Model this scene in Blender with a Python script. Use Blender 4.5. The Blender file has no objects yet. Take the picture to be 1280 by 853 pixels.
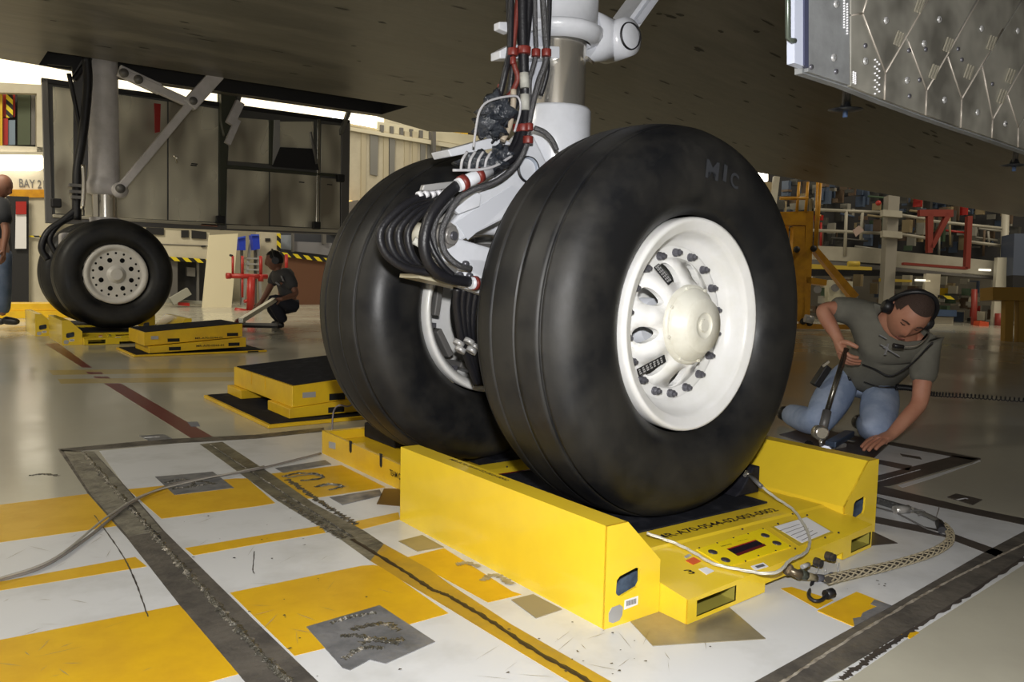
import bpy, bmesh, math, random
from mathutils import Vector, Matrix
random.seed(7)
SC = bpy.context.scene
COL = SC.collection
# ---------------------------------------------------------------- camera
F = 1030.594                       # focal length in pixels of the 1280x853 frame
YAW, PITCH, ROLL = math.radians(36.0142), math.radians(4.8058), math.radians(1.2674)
CP = Vector((-1.7621, -1.7289, 0.7879))
fw = Vector((math.sin(YAW)*math.cos(PITCH), math.cos(YAW)*math.cos(PITCH), -math.sin(PITCH)))
rt = Vector((math.cos(YAW), -math.sin(YAW), 0)); up = rt.cross(fw)
r2 = rt*math.cos(ROLL)+up*math.sin(ROLL); u2 = -rt*math.sin(ROLL)+up*math.cos(ROLL)
cam = bpy.data.cameras.new('camera'); co = bpy.data.objects.new('camera', cam); COL.objects.link(co)
cam.sensor_width = 36; cam.lens = F*36/1280; cam.clip_start = .05; cam.clip_end = 200
cm = Matrix((r2, u2, -fw)).transposed().to_4x4(); cm.translation = CP; co.matrix_world = cm
SC.camera = co
# ---------------------------------------------------------------- world, exposure, flash
SC.view_settings.view_transform = 'Standard'; SC.view_settings.look = 'None'
SC.view_settings.gamma = 1; SC.view_settings.exposure = 0.0
w = bpy.data.worlds.new('world'); SC.world = w; w.use_nodes = True
w.node_tree.nodes['Background'].inputs[0].default_value = (1.0, .89, .70, 1)
w.node_tree.nodes['Background'].inputs[1].default_value = .25
def light(name, kind, loc, energy, color, size=1, size_y=None, target=None):
    l = bpy.data.lights.new(name, kind); l.energy = energy; l.color = color
    if kind == 'AREA':
        l.size = size
        if size_y: l.shape = 'RECTANGLE'; l.size_y = size_y
    elif kind != 'SUN': l.shadow_soft_size = size
    o = bpy.data.objects.new(name, l); COL.objects.link(o); o.location = loc
    d = (Vector(target)-Vector(loc)) if target is not None else Vector((0, 0, -1))
    o.rotation_euler = d.to_track_quat('-Z', 'Y').to_euler()
    return o
light('camera_flash', 'AREA', CP+u2*.20+r2*.02, 66, (1.0, .985, .97), .09, .05, CP+fw*3+r2*.10)
light('hangar_fill_lamp', 'AREA', (-3.4, 8.0, 8), 850, (1.0, .90, .70), 3, 3, (-2, 12, 0))
light('hangar_fill_lamp', 'AREA', (14, 1.5, 8), 330, (1.0, .88, .68), 3, 3, (13, 4, 0))
light('hangar_fill_lamp', 'AREA', (8, 15, 7), 190, (1.0, .91, .75), 4, 2, (5, 15.5, 0))
light('hangar_fill_lamp', 'AREA', (-6.5, 3.5, 5), 250, (1.0, .93, .78), 2.5, 1.5, (.5, 8.5, .8))  # fill added at left to brighten the far gear and door
# ---------------------------------------------------------------- pixel -> place helpers (points measured in the photo, put on real planes)
def ray(u, v): return fw + r2*((u-640)/F) - u2*((v-426.5)/F)
def Z(u, v, z=0.0):
    d = ray(u, v); return CP+d*((z-CP.z)/d.z)
def Yp(u, v, y):
    d = ray(u, v); return CP+d*((y-CP.y)/d.y)
def Xp(u, v, x):
    d = ray(u, v); return CP+d*((x-CP.x)/d.x)
def D(u, v, dist): return CP+ray(u, v)*dist
def PLN(u, v, p0, n):
    d = ray(u, v); return CP+d*((p0-CP).dot(n)/d.dot(n))
# ---------------------------------------------------------------- materials
MATS = {}
def mat(name, col, rough=.5, metal=0., col2=None, nscale=6, nlo=.4, nhi=.65, bump=0, bscale=60, emit=0, stretch=None, coat=0, spec=.5, rvar=0, detail=5):
    if name in MATS: return MATS[name]
    m = bpy.data.materials.new(name); m.use_nodes = True; nt = m.node_tree; b = nt.nodes['Principled BSDF']
    b.inputs['Base Color'].default_value = (*col, 1); b.inputs['Roughness'].default_value = rough; b.inputs['Metallic'].default_value = metal
    b.inputs['Coat Weight'].default_value = coat; b.inputs['Specular IOR Level'].default_value = spec
    if emit:
        b.inputs['Emission Color'].default_value = (*col, 1); b.inputs['Emission Strength'].default_value = emit
    if col2 or bump or rvar:
        tc = nt.nodes.new('ShaderNodeTexCoord'); mp = nt.nodes.new('ShaderNodeMapping')
        nt.links.new(tc.outputs['Object'], mp.inputs[0])
        if stretch: mp.inputs['Scale'].default_value = stretch
    if col2 or rvar:
        n = nt.nodes.new('ShaderNodeTexNoise'); n.inputs['Scale'].default_value = nscale; n.inputs['Detail'].default_value = detail
        n.inputs['Roughness'].default_value = .62
        nt.links.new(mp.outputs[0], n.inputs[0])
        cr = nt.nodes.new('ShaderNodeMapRange'); cr.inputs[1].default_value = nlo; cr.inputs[2].default_value = nhi
        nt.links.new(n.outputs[0], cr.inputs[0])
        if col2:
            mx = nt.nodes.new('ShaderNodeMix'); mx.data_type = 'RGBA'
            mx.inputs[6].default_value = (*col, 1); mx.inputs[7].default_value = (*col2, 1)
            nt.links.new(cr.outputs[0], mx.inputs[0]); nt.links.new(mx.outputs[2], b.inputs['Base Color'])
        if rvar:
            r = nt.nodes.new('ShaderNodeMapRange'); r.inputs[3].default_value = rough; r.inputs[4].default_value = rough+rvar
            nt.links.new(cr.outputs[0], r.inputs[0]); nt.links.new(r.outputs[0], b.inputs['Roughness'])
    if bump:
        n2 = nt.nodes.new('ShaderNodeTexNoise'); n2.inputs['Scale'].default_value = bscale; n2.inputs['Detail'].default_value = 4
        nt.links.new(mp.outputs[0], n2.inputs[0])
        bp = nt.nodes.new('ShaderNodeBump'); bp.inputs['Strength'].default_value = bump; bp.inputs['Distance'].default_value = .01
        nt.links.new(n2.outputs[0], bp.inputs['Height']); nt.links.new(bp.outputs[0], b.inputs['Normal'])
    MATS[name] = m; return m
YEL = mat('yellow_enamel', (.84, .60, .03), .27, col2=(.76, .53, .03), nscale=3, coat=.25, bump=.02, bscale=25)
YELD = mat('ramp_yellow', (.78, .50, .015), .35, col2=(.66, .40, .02), nscale=5)
RUB = mat('tire_rubber', (.0065, .007, .0085), .42, col2=(.021, .020, .018), nscale=5, rvar=.16, bump=.06, bscale=30, spec=.42)
RUBL = mat('moulded_lettering', (.034, .037, .044), .5)
GRV = mat('groove_edge', (.10, .10, .10), .45)
WHT = mat('white_wheel_paint', (.80, .80, .80), .28, col2=(.73, .73, .70), nscale=7, coat=.3)
WGY = mat('far_wheel_paint', (.72, .70, .66), .4, col2=(.62, .60, .56), nscale=7)
CRM = mat('hub_cream', (.72, .71, .63), .42, col2=(.63, .61, .52), nscale=14)
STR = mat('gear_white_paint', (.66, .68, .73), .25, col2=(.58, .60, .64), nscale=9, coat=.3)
STG = mat('far_gear_paint', (.66, .63, .64), .4, col2=(.56, .54, .54), nscale=7)
CHR = mat('chrome', (.82, .79, .72), .16, .9, stretch=(1, 1, .1), rvar=.08)
STEEL = mat('steel', (.45, .43, .41), .3, .5, col2=(.28, .27, .25), nscale=40)
BOLT = mat('bolt_steel', (.13, .13, .15), .35, .5)
DARK = mat('black_plastic', (.010, .010, .012), .45)
MATB = mat('grip_mat', (.007, .008, .013), .8, spec=.2, col2=(.035, .036, .045), nscale=16, nlo=.5, nhi=.8, bump=.3, bscale=220)
HOSE = mat('black_hose', (.011, .011, .014), .42, bump=.15, bscale=160)
HOSG = mat('braided_hose', (.12, .12, .125), .35, .6, bump=.5, bscale=300)
RED = mat('red_clamp', (.17, .022, .016), .45)
VOID = mat('dark_interior', (.006, .006, .006), .8)
GRY = mat('grey_metal', (.16, .155, .15), .45, .3)
BLUG = mat('blue_grey_interior', (.10, .14, .20), .5, col2=(.03, .04, .06), nscale=20)
STKW = mat('white_sticker', (.75, .75, .78), .5)
STKG = mat('silver_sticker', (.42, .42, .42), .35, .3)
INK = mat('black_ink', (.02, .012, .005), .6)
TILE = mat('belly_tiles', (.095, .088, .072), .36, col2=(.19, .175, .145), nscale=1.6, stretch=(.35, 1.6, 1), rvar=.1, bump=.25, bscale=9)
WIRE = mat('steel_wire_rope', (.60, .58, .50), .4, .3)
WHTP = mat('floor_white_paint', (.66, .67, .68), .30, col2=(.42, .42, .40), nscale=3.5, nlo=.48, nhi=.85, rvar=.1)
YELP = mat('floor_yellow_paint', (.70, .42, .010), .33, col2=(.60, .34, .012), nscale=5, rvar=.1)
REDP = mat('floor_red_paint', (.13, .014, .018), .3)
BEIP = mat('floor_beige_paint', (.42, .39, .27), .3)
DTRN = mat('trench_steel', (.15, .135, .115), .36, .25, col2=(.075, .068, .06), nscale=10, rvar=.25, bump=.25, bscale=60)
DSTR = mat('dark_strip', (.085, .072, .062), .4, .2, col2=(.05, .043, .04), nscale=8)
PLT = mat('dull_plate', (.27, .27, .28), .32, .35, col2=(.15, .155, .165), nscale=12, rvar=.2, bump=.3, bscale=25)
GOLD = mat('scuffed_bare_steel_plate', (.40, .35, .24), .33, .5, col2=(.27, .23, .15), nscale=4)
SHINY = mat('molten_solder', (.10, .095, .08), .25, .45, col2=(.60, .56, .50), nlo=.5, nhi=.72, nscale=45, bump=1., bscale=90)
FOIL = mat('wrinkled_foil', (.46, .45, .40), .32, .45, col2=(.17, .165, .145), nscale=4.5, detail=3, rvar=.15, bump=.35, bscale=6)  # blurry bright and dark reflections are painted into the foil colour
FOIG = mat('grey_door_skin', (.34, .355, .37), .42, .35, col2=(.26, .27, .28), nscale=10, bump=.1, bscale=40)
FOIF = mat('liner_painted_reflection', (.90, .86, .70), .26, .40, col2=(.30, .27, .21), stretch=(1, 1, .45), nscale=2.2, nlo=.38, nhi=.62, rvar=.15, bump=.06, bscale=2.5, detail=1.5)  # tall pale and dark patches imitate blurred reflections in the base colour
CREAM = mat('cream_paint', (.56, .52, .41), .5, col2=(.50, .46, .36), nscale=3)
WALLM = mat('hangar_wall_paint', (.46, .43, .33), .6, col2=(.40, .37, .28), nscale=1)
ORG = mat('lift_yellow', (.62, .30, .01), .4, col2=(.45, .20, .01), nscale=5)
REDM = mat('red_enamel', (.38, .02, .015), .4)
LAMP = mat('lamp_tube', (1.0, .93, .78), .5, emit=5.0)
GLOW = mat('lit_soffit_glow', (1.0, .90, .68), .5, emit=1.15)  # brightness of the lamp-washed wall and soffit put in as emission
AMB = mat('amber_beacon', (1.0, .55, .12), .5, emit=3.0)
BRN = mat('brown_board', (.14, .06, .03), .6)
BLU = mat('blue_plastic', (.02, .05, .50), .4)
BLK2 = mat('black_and_shade', (.012, .012, .014), .6)  # black parts, and sheets that stand for unlit gaps
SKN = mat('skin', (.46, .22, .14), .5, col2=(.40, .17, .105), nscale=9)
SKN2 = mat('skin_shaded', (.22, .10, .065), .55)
SHT = mat('grey_green_tee', (.15, .145, .118), .85, col2=(.12, .115, .094), nscale=8, bump=.5, bscale=9)
SHT2 = mat('charcoal_tee', (.055, .055, .06), .85)
SHT3 = mat('black_shirt', (.008, .010, .016), .8)
JEAN = mat('blue_denim', (.24, .31, .46), .85, col2=(.38, .45, .60), nscale=6, bump=.5, bscale=12)
JEAN2 = mat('dark_denim', (.05, .08, .14), .85, col2=(.09, .12, .19), nscale=6)
NAVY = mat('navy_trousers', (.008, .009, .018), .85)
HAIR = mat('cropped_hair', (.05, .028, .02), .8, bump=.6, bscale=200)
HAIR2 = mat('black_hair', (.008, .006, .006), .7)
def floor_mat():
    m = mat('beige_epoxy', (.48, .46, .375), .13, col2=(.39, .37, .30), nscale=.9, rvar=.14, detail=8)
    return m
FLR = floor_mat()
def stripes(name, c1, c2, scale, ang):
    m = bpy.data.materials.new(name); m.use_nodes = True; nt = m.node_tree; b = nt.nodes['Principled BSDF']; b.inputs['Roughness'].default_value = .5
    tc = nt.nodes.new('ShaderNodeTexCoord'); mp = nt.nodes.new('ShaderNodeMapping'); mp.inputs['Rotation'].default_value = (0, ang, 0)
    wv = nt.nodes.new('ShaderNodeTexWave'); wv.inputs['Scale'].default_value = scale; wv.bands_direction = 'X'
    cr = nt.nodes.new('ShaderNodeValToRGB'); cr.color_ramp.interpolation = 'CONSTANT'
    cr.color_ramp.elements[0].color = (*c1, 1); cr.color_ramp.elements[1].position = .5; cr.color_ramp.elements[1].color = (*c2, 1)
    nt.links.new(tc.outputs['Object'], mp.inputs[0]); nt.links.new(mp.outputs[0], wv.inputs[0]); nt.links.new(wv.outputs[0], cr.inputs[0]); nt.links.new(cr.outputs[0], b.inputs['Base Color'])
    return m
HAZ = stripes('hazard_tape', (.01, .01, .01), (.75, .60, .02), 2.2, .8)
# ---------------------------------------------------------------- mesh builder
class MB:
    def __init__(s): s.v = []; s.f = []; s.sm = []
    def add(s, vs, fs, smooth=False):
        n = len(s.v); s.v += [Vector(p) for p in vs]; s.f += [tuple(i+n for i in f) for f in fs]; s.sm += [smooth]*len(fs); return s
    def box(s, a, b, m=None):
        (x0, y0, z0), (x1, y1, z1) = a, b
        vs = [Vector(p) for p in ((x0,y0,z0),(x1,y0,z0),(x1,y1,z0),(x0,y1,z0),(x0,y0,z1),(x1,y0,z1),(x1,y1,z1),(x0,y1,z1))]
        if m: vs = [m @ p for p in vs]
        return s.add(vs, [(0,3,2,1),(4,5,6,7),(0,1,5,4),(1,2,6,5),(2,3,7,6),(3,0,4,7)])
    def hexa(s, bot, top):
        n = len(bot); return s.add(list(bot)+list(top), [tuple(range(n))[::-1], tuple(range(n, 2*n))]+[(i, (i+1)%n, n+(i+1)%n, n+i) for i in range(n)])
    def prism(s, pts, d):           # polygon pts swept along vector d
        pts = [Vector(p) for p in pts]; return s.hexa(pts, [p+Vector(d) for p in pts])
    def tube(s, pts, r, n=10, cap=True):
        pts = [Vector(p) for p in pts]; rs = r if isinstance(r, (list, tuple)) else [r]*len(pts)
        vs = []; fs = []; t0 = (pts[1]-pts[0]).normalized()
        nv = t0.orthogonal().normalized()
        for i, p in enumerate(pts):
            t = (pts[min(i+1, len(pts)-1)]-pts[max(i-1, 0)])
            if t.length < 1e-9: t = t0
            t = t.normalized(); nv = (nv-t*nv.dot(t))
            if nv.length < 1e-6: nv = t.orthogonal()
            nv.normalize(); bn = t.cross(nv)
            for k in range(n):
                a = 2*math.pi*k/n; vs.append(p+(nv*math.cos(a)+bn*math.sin(a))*rs[i])
        for i in range(len(pts)-1):
            for k in range(n):
                fs.append((i*n+k, i*n+(k+1)%n, (i+1)*n+(k+1)%n, (i+1)*n+k))
        s.add(vs, fs, True)
        if cap:
            m = len(s.v)-len(vs)
            s.f += [tuple(m+k for k in range(n))[::-1], tuple(m+(len(pts)-1)*n+k for k in range(n))]; s.sm += [False, False]
        return s
    def bar(s, a, b, wx, wz, upv=(0, 0, 1)):   # rectangular bar
        a = Vector(a); b = Vector(b); t = (b-a).normalized(); sd = t.cross(Vector(upv))
        if sd.length < 1e-4: sd = t.cross(Vector((0, 1, 0)))
        sd.normalize(); u = sd.cross(t)
        q = lambda p: [p-sd*wx/2-u*wz/2, p+sd*wx/2-u*wz/2, p+sd*wx/2+u*wz/2, p-sd*wx/2+u*wz/2]
        return s.hexa(q(a), q(b))
    def lathe(s, prof, o=(0, 0, 0), ax='Y', n=48, smooth=True, m=None):   # prof: (axial, radius)
        o = Vector(o); vs = []; fs = []
        for (a, r) in prof:
            for k in range(n):
                t = 2*math.pi*k/n; c, q = r*math.cos(t), r*math.sin(t)
                p = Vector((c, a, q)) if ax == 'Y' else Vector((c, q, a)) if ax == 'Z' else Vector((a, c, q))
                vs.append((m @ p if m else p)+o)
        for i in range(len(prof)-1):
            for k in range(n): fs.append((i*n+k, i*n+(k+1)%n, (i+1)*n+(k+1)%n, (i+1)*n+k))
        return s.add(vs, fs, smooth)
    def sphere(s, c, r, n=12, sc=(1, 1, 1)):
        prof = [(math.cos(math.pi*i/n)*-1, math.sin(math.pi*i/n)) for i in range(n+1)]
        vs = []; fs = []; c = Vector(c)
        for a, q in prof:
            for k in range(n*2):
                t = math.pi*k/n; vs.append(c+Vector((q*math.cos(t)*sc[0], q*math.sin(t)*sc[1], a*sc[2]))*r)
        for i in range(n):
            for k in range(2*n): fs.append((i*2*n+k, i*2*n+(k+1)%(2*n), (i+1)*2*n+(k+1)%(2*n), (i+1)*2*n+k))
        return s.add(vs, fs, True)
    def holed(s, outer, inners, d):  # flat plate with holes, extruded by d (walls of holes included)
        bm = bmesh.new(); es = []; d = Vector(d)
        for loop in [outer]+inners:
            vs = [bm.verts.new(Vector(p)) for p in loop]
            for i in range(len(vs)): es.append(bm.edges.new((vs[i], vs[(i+1) % len(vs)])))
        bmesh.ops.triangle_fill(bm, use_beauty=True, edges=es)
        bm.verts.index_update(); n = len(bm.verts)
        vs = [v.co.copy() for v in bm.verts]; fs = [tuple(v.index for v in f.verts) for f in bm.faces]; ed = [(e.verts[0].index, e.verts[1].index) for e in es]
        bm.free()
        s.add(vs+[v+d for v in vs], fs+[tuple(i+n for i in f)[::-1] for f in fs]+[(a, b, b+n, a+n) for a, b in ed]); return s
    def build(s, name, m, parent=None, bevel=0, world=True, **props):
        me = bpy.data.meshes.new(name); bm = bmesh.new()
        vs = [bm.verts.new(p) for p in s.v]
        for f, sm in zip(s.f, s.sm):
            if len(set(f)) < 3: continue
            try: fc = bm.faces.new([vs[i] for i in f]); fc.smooth = sm
            except ValueError: pass
        if bevel or not any(s.sm): bmesh.ops.remove_doubles(bm, verts=bm.verts, dist=1e-5)
        bmesh.ops.recalc_face_normals(bm, faces=bm.faces)
        bm.to_mesh(me); bm.free()
        me.materials.append(m)
        o = bpy.data.objects.new(name, me); COL.objects.link(o)
        if bevel:
            b = o.modifiers.new('bevel', 'BEVEL'); b.width = bevel; b.segments = 2; b.limit_method = 'ANGLE'
        if parent is not None:
            o.parent = parent
            if world:
                pm = parent_matrix(parent)
                me.transform(pm.inverted())
        for k, v in props.items(): o[k] = v
        return o
def parent_matrix(o):
    m = o.matrix_basis.copy()
    while o.parent is not None: o = o.parent; m = o.matrix_basis @ m
    return m
def thing(name, label, cat, loc=(0, 0, 0), rz=0, group=None):
    o = bpy.data.objects.new(name, None); COL.objects.link(o); o.empty_display_size = .1
    o.location = loc; o.rotation_euler = (0, 0, rz); o['label'] = label; o['category'] = cat
    if group: o['group'] = group
    o.matrix_basis = Matrix.Translation(Vector(loc)) @ Matrix.Rotation(rz, 4, 'Z')
    return o
def tag(o, label, cat, group=None):
    o['label'] = label; o['category'] = cat
    if group: o['group'] = group
    return o
def copy_tree(o, parent=None):
    c = o.copy(); COL.objects.link(c)
    if parent is not None: c.parent = parent
    for ch in [x for x in COL.objects if x.parent == o]: copy_tree(ch, c)
    return c
def cr(pts, k=8):                   # Catmull-Rom
    pts = [Vector(p) for p in pts]; P = [pts[0]*2-pts[1]]+pts+[pts[-1]*2-pts[-2]]; out = []
    for i in range(1, len(P)-2):
        for j in range(k):
            t = j/k; a, b, c, d = P[i-1], P[i], P[i+1], P[i+2]
            out.append(.5*((2*b)+(c-a)*t+(2*a-5*b+4*c-d)*t*t+(3*b-a-3*c+d)*t**3))
    out.append(pts[-1]); return out
def text(name, body, origin, xdir, ydir, height, m, parent, width=None, depth=.0004, bold=.015):
    cu = bpy.data.curves.new(name, 'FONT'); cu.body = body; cu.size = 1; cu.extrude = 0; cu.offset = bold
    o = bpy.data.objects.new(name, cu); COL.objects.link(o); bpy.context.view_layer.update()
    me = bpy.data.meshes.new_from_object(o.evaluated_get(bpy.context.evaluated_depsgraph_get()))
    bpy.data.objects.remove(o)
    xs = [v.co.x for v in me.vertices]; ys = [v.co.y for v in me.vertices]
    x0, x1, y0, y1 = min(xs), max(xs), min(ys), max(ys)
    X = Vector(xdir).normalized(); Y = Vector(ydir).normalized(); N = X.cross(Y).normalized(); O = Vector(origin)+N*depth
    sy = height/(y1-y0); sx = (width/(x1-x0)) if width else sy
    for v in me.vertices: v.co = O+X*((v.co.x-x0)*sx)+Y*((v.co.y-y0)*sy)
    me.materials.clear(); me.materials.append(m)
    t = bpy.data.objects.new(name, me); COL.objects.link(t); t.parent = parent; me.transform(parent_matrix(parent).inverted())
    return t
def slab(name, pts, m, parent, h=.001, base=0.0, **kw):
    pts = [Vector((p[0], p[1], base)) for p in pts]
    return MB().prism(pts, (0, 0, h)).build(name, m, parent, **kw)
def zp(*px): return [Z(u, v) for u, v in px]
# ================================================================ SETTING
floor = MB().box((-9, -6, -.2), (32, 19, 0)).build('floor', FLR, kind='structure')
L1, L2, L3, L4 = .0006, .0012, .0018, .0024
# white painted bay
slab('painted_field', zp((124,564),(240,553),(405,538),(500,575))+[Vector((1.0,.55,0)), *zp((1088,612),(1280,654),(1330,668),(1300,690))]+zp((960,853))+[Vector((-.62,-1.1,0)),Vector((-1.2,-.95,0))]+zp((440,895),(397,853),(320,778),(268,727),(205,665),(157,609)), WHTP, floor, L1)
slab('painted_field', zp((0,678.7),(146.8,658),(224,756.5),(306,853),(340,895),(-420,1000),(-300,718)), WHTP, floor, L1)
slab('painted_field', zp((1090,575),(1112,556),(1205,574),(1095,602)), WHTP, floor, L1)
slab('painted_field', zp((1060,850),(1137,797),(1280,706),(1280,700),(1030,853)), WHTP, floor, L1)
for P_ in ([(0,631.7),(110,618),(146.8,658),(0,678.7),(-300,718),(-300,669)],
           [(0,728),(169,697),(183.5,708.8),(0,739),(-300,798),(-300,783)],
           [(0,801),(224,757),(301,842.7),(264,853),(60,895),(-300,985),(-300,861)],
           [(159.6,612.3),(293.6,598.7),(309,598.7),(344,629.5),(320,633.6),(201.8,649)],
           [(231,686),(320,671),(401,658),(407,666.6),(320,681),(242,695)],
           [(287.3,741.8),(452,708),(467,707),(477,709),(560.7,767.5),(404.8,811.6),(368,820.7)],
           [(336.9,593),(426.8,582),(481.8,609.7),(390,623.7),(376,624)],
           [(437.8,653.8),(498,641),(500,650),(449,663)],
           [(507.5,697.8),(555,686),(640,740),(652,744),(610,754)],
           [(975.7,736.5),(989,734.4),(1042.5,751),(1022,762)],
           [(1124,794),(1136,787),(1149,791.5),(1137.5,799)]):
    slab('painted_stripe', zp(*P_), YELP, floor, L2)
slab('painted_stripe', zp((56,430),(72,429),(114.8,459.7),(103,459.7)), REDP, floor, L1)
slab('painted_stripe', zp((107,465),(127,465.5),(129,468),(111,468)), REDP, floor, L1)
slab('painted_stripe', zp((117,471),(135,471),(138,473.5),(119,473)), REDP, floor, L1)
slab('painted_stripe', zp((130,479.6),(151,479.6),(266,546.4),(239,548)), REDP, floor, L1)
OCH = mat('faded_ochre_line', (.42, .33, .14), .22)
slab('painted_stripe', zp((60,463),(310,460),(330,465),(66,469)), OCH, floor, L1*.6)
slab('painted_stripe', zp((72,474),(420,470),(420,475),(76,480)), OCH, floor, L1*.6)
slab('floor_patch', zp((234,528),(247,527.5),(250,533),(239,534)), mat('blue_grey_patch', (.16, .18, .24), .3), floor, L2)
# steel trench strips and their ragged joints
def ragged(name, pts, w0, w1, m, h, seed, n=90, z=L4, parent=None):
    rnd = random.Random(seed); P_ = [Vector(p) for p in cr(pts, max(2, n//(len(pts)-1)))]; vs = []
    for i, p in enumerate(P_):
        t = (P_[min(i+1, len(P_)-1)]-P_[max(i-1, 0)]).normalized(); s = Vector((-t.y, t.x, 0))
        a = rnd.uniform(w0, w1); b = rnd.uniform(w0, w1); vs += [p+s*a+Vector((0,0,z)), p+s*(rnd.uniform(-.3,.3)*a)+Vector((0,0,z+h*rnd.uniform(.3,1))), p-s*b+Vector((0,0,z))]
    fs = []
    for i in range(len(P_)-1):
        fs += [(3*i, 3*i+1, 3*i+4, 3*i+3), (3*i+1, 3*i+2, 3*i+5, 3*i+4)]
    return MB().add(vs, fs).build(name, m, parent or floor)
slab('trench_strip', zp((73.4,563),(117.4,565.7),(157.8,609.7),(205.5,665),(268,727),(320,778.5),(397,853),(440,895),(345,895),(306,853),(224,756.5),(161,676),(110,618)), DTRN, floor, L3)
slab('worn_strip', zp((80,565),(117,566.5),(156,609.5),(203,665),(180,668),(161,672),(113,618)), mat('worn_beige_steel', (.30,.28,.22), .34, .2, col2=(.13,.12,.10), nscale=14, bump=.3, bscale=50), floor, L4)
ragged('joint_filler', zp((104,567),(161.5,633.6),(205,684),(257,742),(319,811.6),(400,893)), .002, .016, SHINY, .008, 3, 150)
ragged('joint_gap', zp((161.5,633.6),(200,675)), .003, .007, VOID, .001, 5, 30, L4+.001)
slab('trench_strip', zp((73,562),(200,550),(320,544),(405,535),(404,540),(320,549),(200,556),(80,566)), DTRN, floor, L3)
slab('trench_strip', zp((250,556),(278,553),(342,595),(392,630),(456,664.8),(480,681),(463,702),(426.8,675.8),(346,626)), mat('olive_steel_strip', (.24,.22,.16), .3, .35, col2=(.09,.085,.065), nscale=12, bump=.3, bscale=50), floor, L3)
slab('trench_strip', zp((480,681),(536.9,712.5),(560,730),(639.6,782),(763,853),(830,895),(775,895),(711,853),(639.6,809.7),(560,761),(500,725),(463,702)), mat('scuffed_yellow_strip', (.52, .31, .02), .35, col2=(.36, .22, .03), nscale=6), floor, L3)
ragged('joint_filler', zp((262,556),(330,601),(390,640),(440,672)), .001, .007, SHINY, .004, 4, 110)
ragged('joint_filler', zp((350,622),(395,652),(430,674)), .003, .022, SHINY, .002, 9, 80, L3)
ragged('joint_filler', zp((360,600),(400,628),(446,657)), .003, .018, SHINY, .002, 19, 80, L3)
ragged('joint_gap', zp((440,675),(500,712),(540,738),(560,746),(612,777),(663,811),(735,853),(800,893)), .004, .009, mat('tar_black', (.035, .022, .012), .5), .001, 6, 90, L4)
slab('trench_strip', zp((944.5,853),(1113.8,758.8),(1226.6,693.4),(1280,665),(1340,634),(1360,652),(1280,696.4),(1180,762),(1027.7,853),(960,895),(870,895)), DTRN, floor, L3)
ragged('joint_filler', zp((900,900),(980,853),(1080,789),(1180,731),(1250,696),(1300,672)), .0015, .005, mat('bright_joint', (.42,.38,.31), .35, .2, col2=(.16,.13,.10), nscale=20), .005, 8, 140)
ragged('scuff_mark', zp((1050,850),(1100,815),(1160,775),(1280,698)), .002, .012, DSTR, .0005, 12, 110, L2)
for P_ in ([(1087,646),(1092,646),(1180,664),(1250,689),(1256,692),(1246,697),(1180,672),(1087,653)],
           [(1088,607),(1100,608),(1206,634),(1280,649),(1330,660),(1330,668),(1280,657),(1204,641),(1088,616)],
           [(1090,597),(1187,572),(1190,570),(1226,574.5),(1112,608),(1096,609)],
           [(1110,553.5),(1118,553.5),(1226,573.5),(1215,576),(1112,557)],
           [(1087,573),(1140,583),(1136,589),(1087,578)]):
    slab('trench_strip', zp(*P_), DSTR, floor, L3)
ragged('joint_filler', zp((1090,605),(1150,588)), .001, .004, STKW, .001, 14, 50)
slab('painted_field', zp((1122,607),(1215,580),(1224,575),(1226,577),(1170,597),(1128,610)), WHTP, floor, L1)
# plates let into the floor
for i, (P_, m_) in enumerate(([[(382.8,785),(474.5,758),(544,803.5),(482,831),(462,826),(437.8,839),(428,836)], PLT],
              [[(193.8,596.9),(266,590.6),(292.5,610.8),(218,619.6)], PLT],
              [[(344,586),(406.6,576),(414,581),(354,592)], PLT],
              [[(412,622.6),(474.5,613),(478,620),(428,632)], PLT],
              [[(470.8,631),(480,611.6),(506,612),(506,634)], mat('brown_steel', (.16, .09, .03), .4, .4)],
              [[(498,677.6),(527.7,670),(555,685),(522,690.5)], GOLD],
              [[(639,751),(666.6,744),(702.7,763),(670,774)], mat('greige_plate', (.30, .27, .20), .4, .3)],
              [[(788,778.4),(816,808.7),(957,799.8),(905,755),(830,764)], GOLD],
              [[(1021.7,764.7),(1070.7,741),(1115,758.8),(1066,784)], YELP],
              [[(1115,758.8),(1093,751),(1088,757),(1096,760),(1084,765),(1078,768),(1076,773),(1066,775),(1068,784)], PLT],
              [[(1184,622.3),(1195,617.8),(1228,625.5),(1216,632)], DSTR],
              [[(1088,664),(1122,680),(1088,683)], DSTR],
              [[(974,544),(1012,534),(1112,554),(1088,577),(1060,572)], mat('dark_cover_plate', (.11, .085, .075), .35, .4)],
              [[(174,545.5),(205,543.5),(215,549),(186,551.5)], PLT],
              [[(1125,568),(1150,572),(1152,575),(1128,571)], DSTR], [[(1100,706),(1128,702),(1126,707),(1104,710)], WHTP])):
    slab('floor_plate', zp(*P_), m_, floor, L3+.0006*(i == 9)+L1)
ragged('weld_bead', zp((413,781),(440,773),(470,768)), .002, .008, SHINY, .006, 21, 30)
for s_, P_ in ((22, ((440,790),(455,784),(485,782),(500,790))), (23, ((450,806),(470,800),(490,803),(505,800))), (24, ((210,606),(240,602),(270,606))), (25, ((358,598),(390,594),(405,597))),
               (26, ((400,609),(415,607),(430,610))), (27, ((570,707),(585,705),(600,710))), (28, ((600,727),(620,720),(640,732)))):
    ragged('weld_bead', zp(*P_), .003, .016, SHINY if s_ < 25 else mat('bare_metal_patch', (.42,.40,.36), .3, .4, col2=(.24,.22,.18), nscale=30), .0008, s_, 30)
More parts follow.
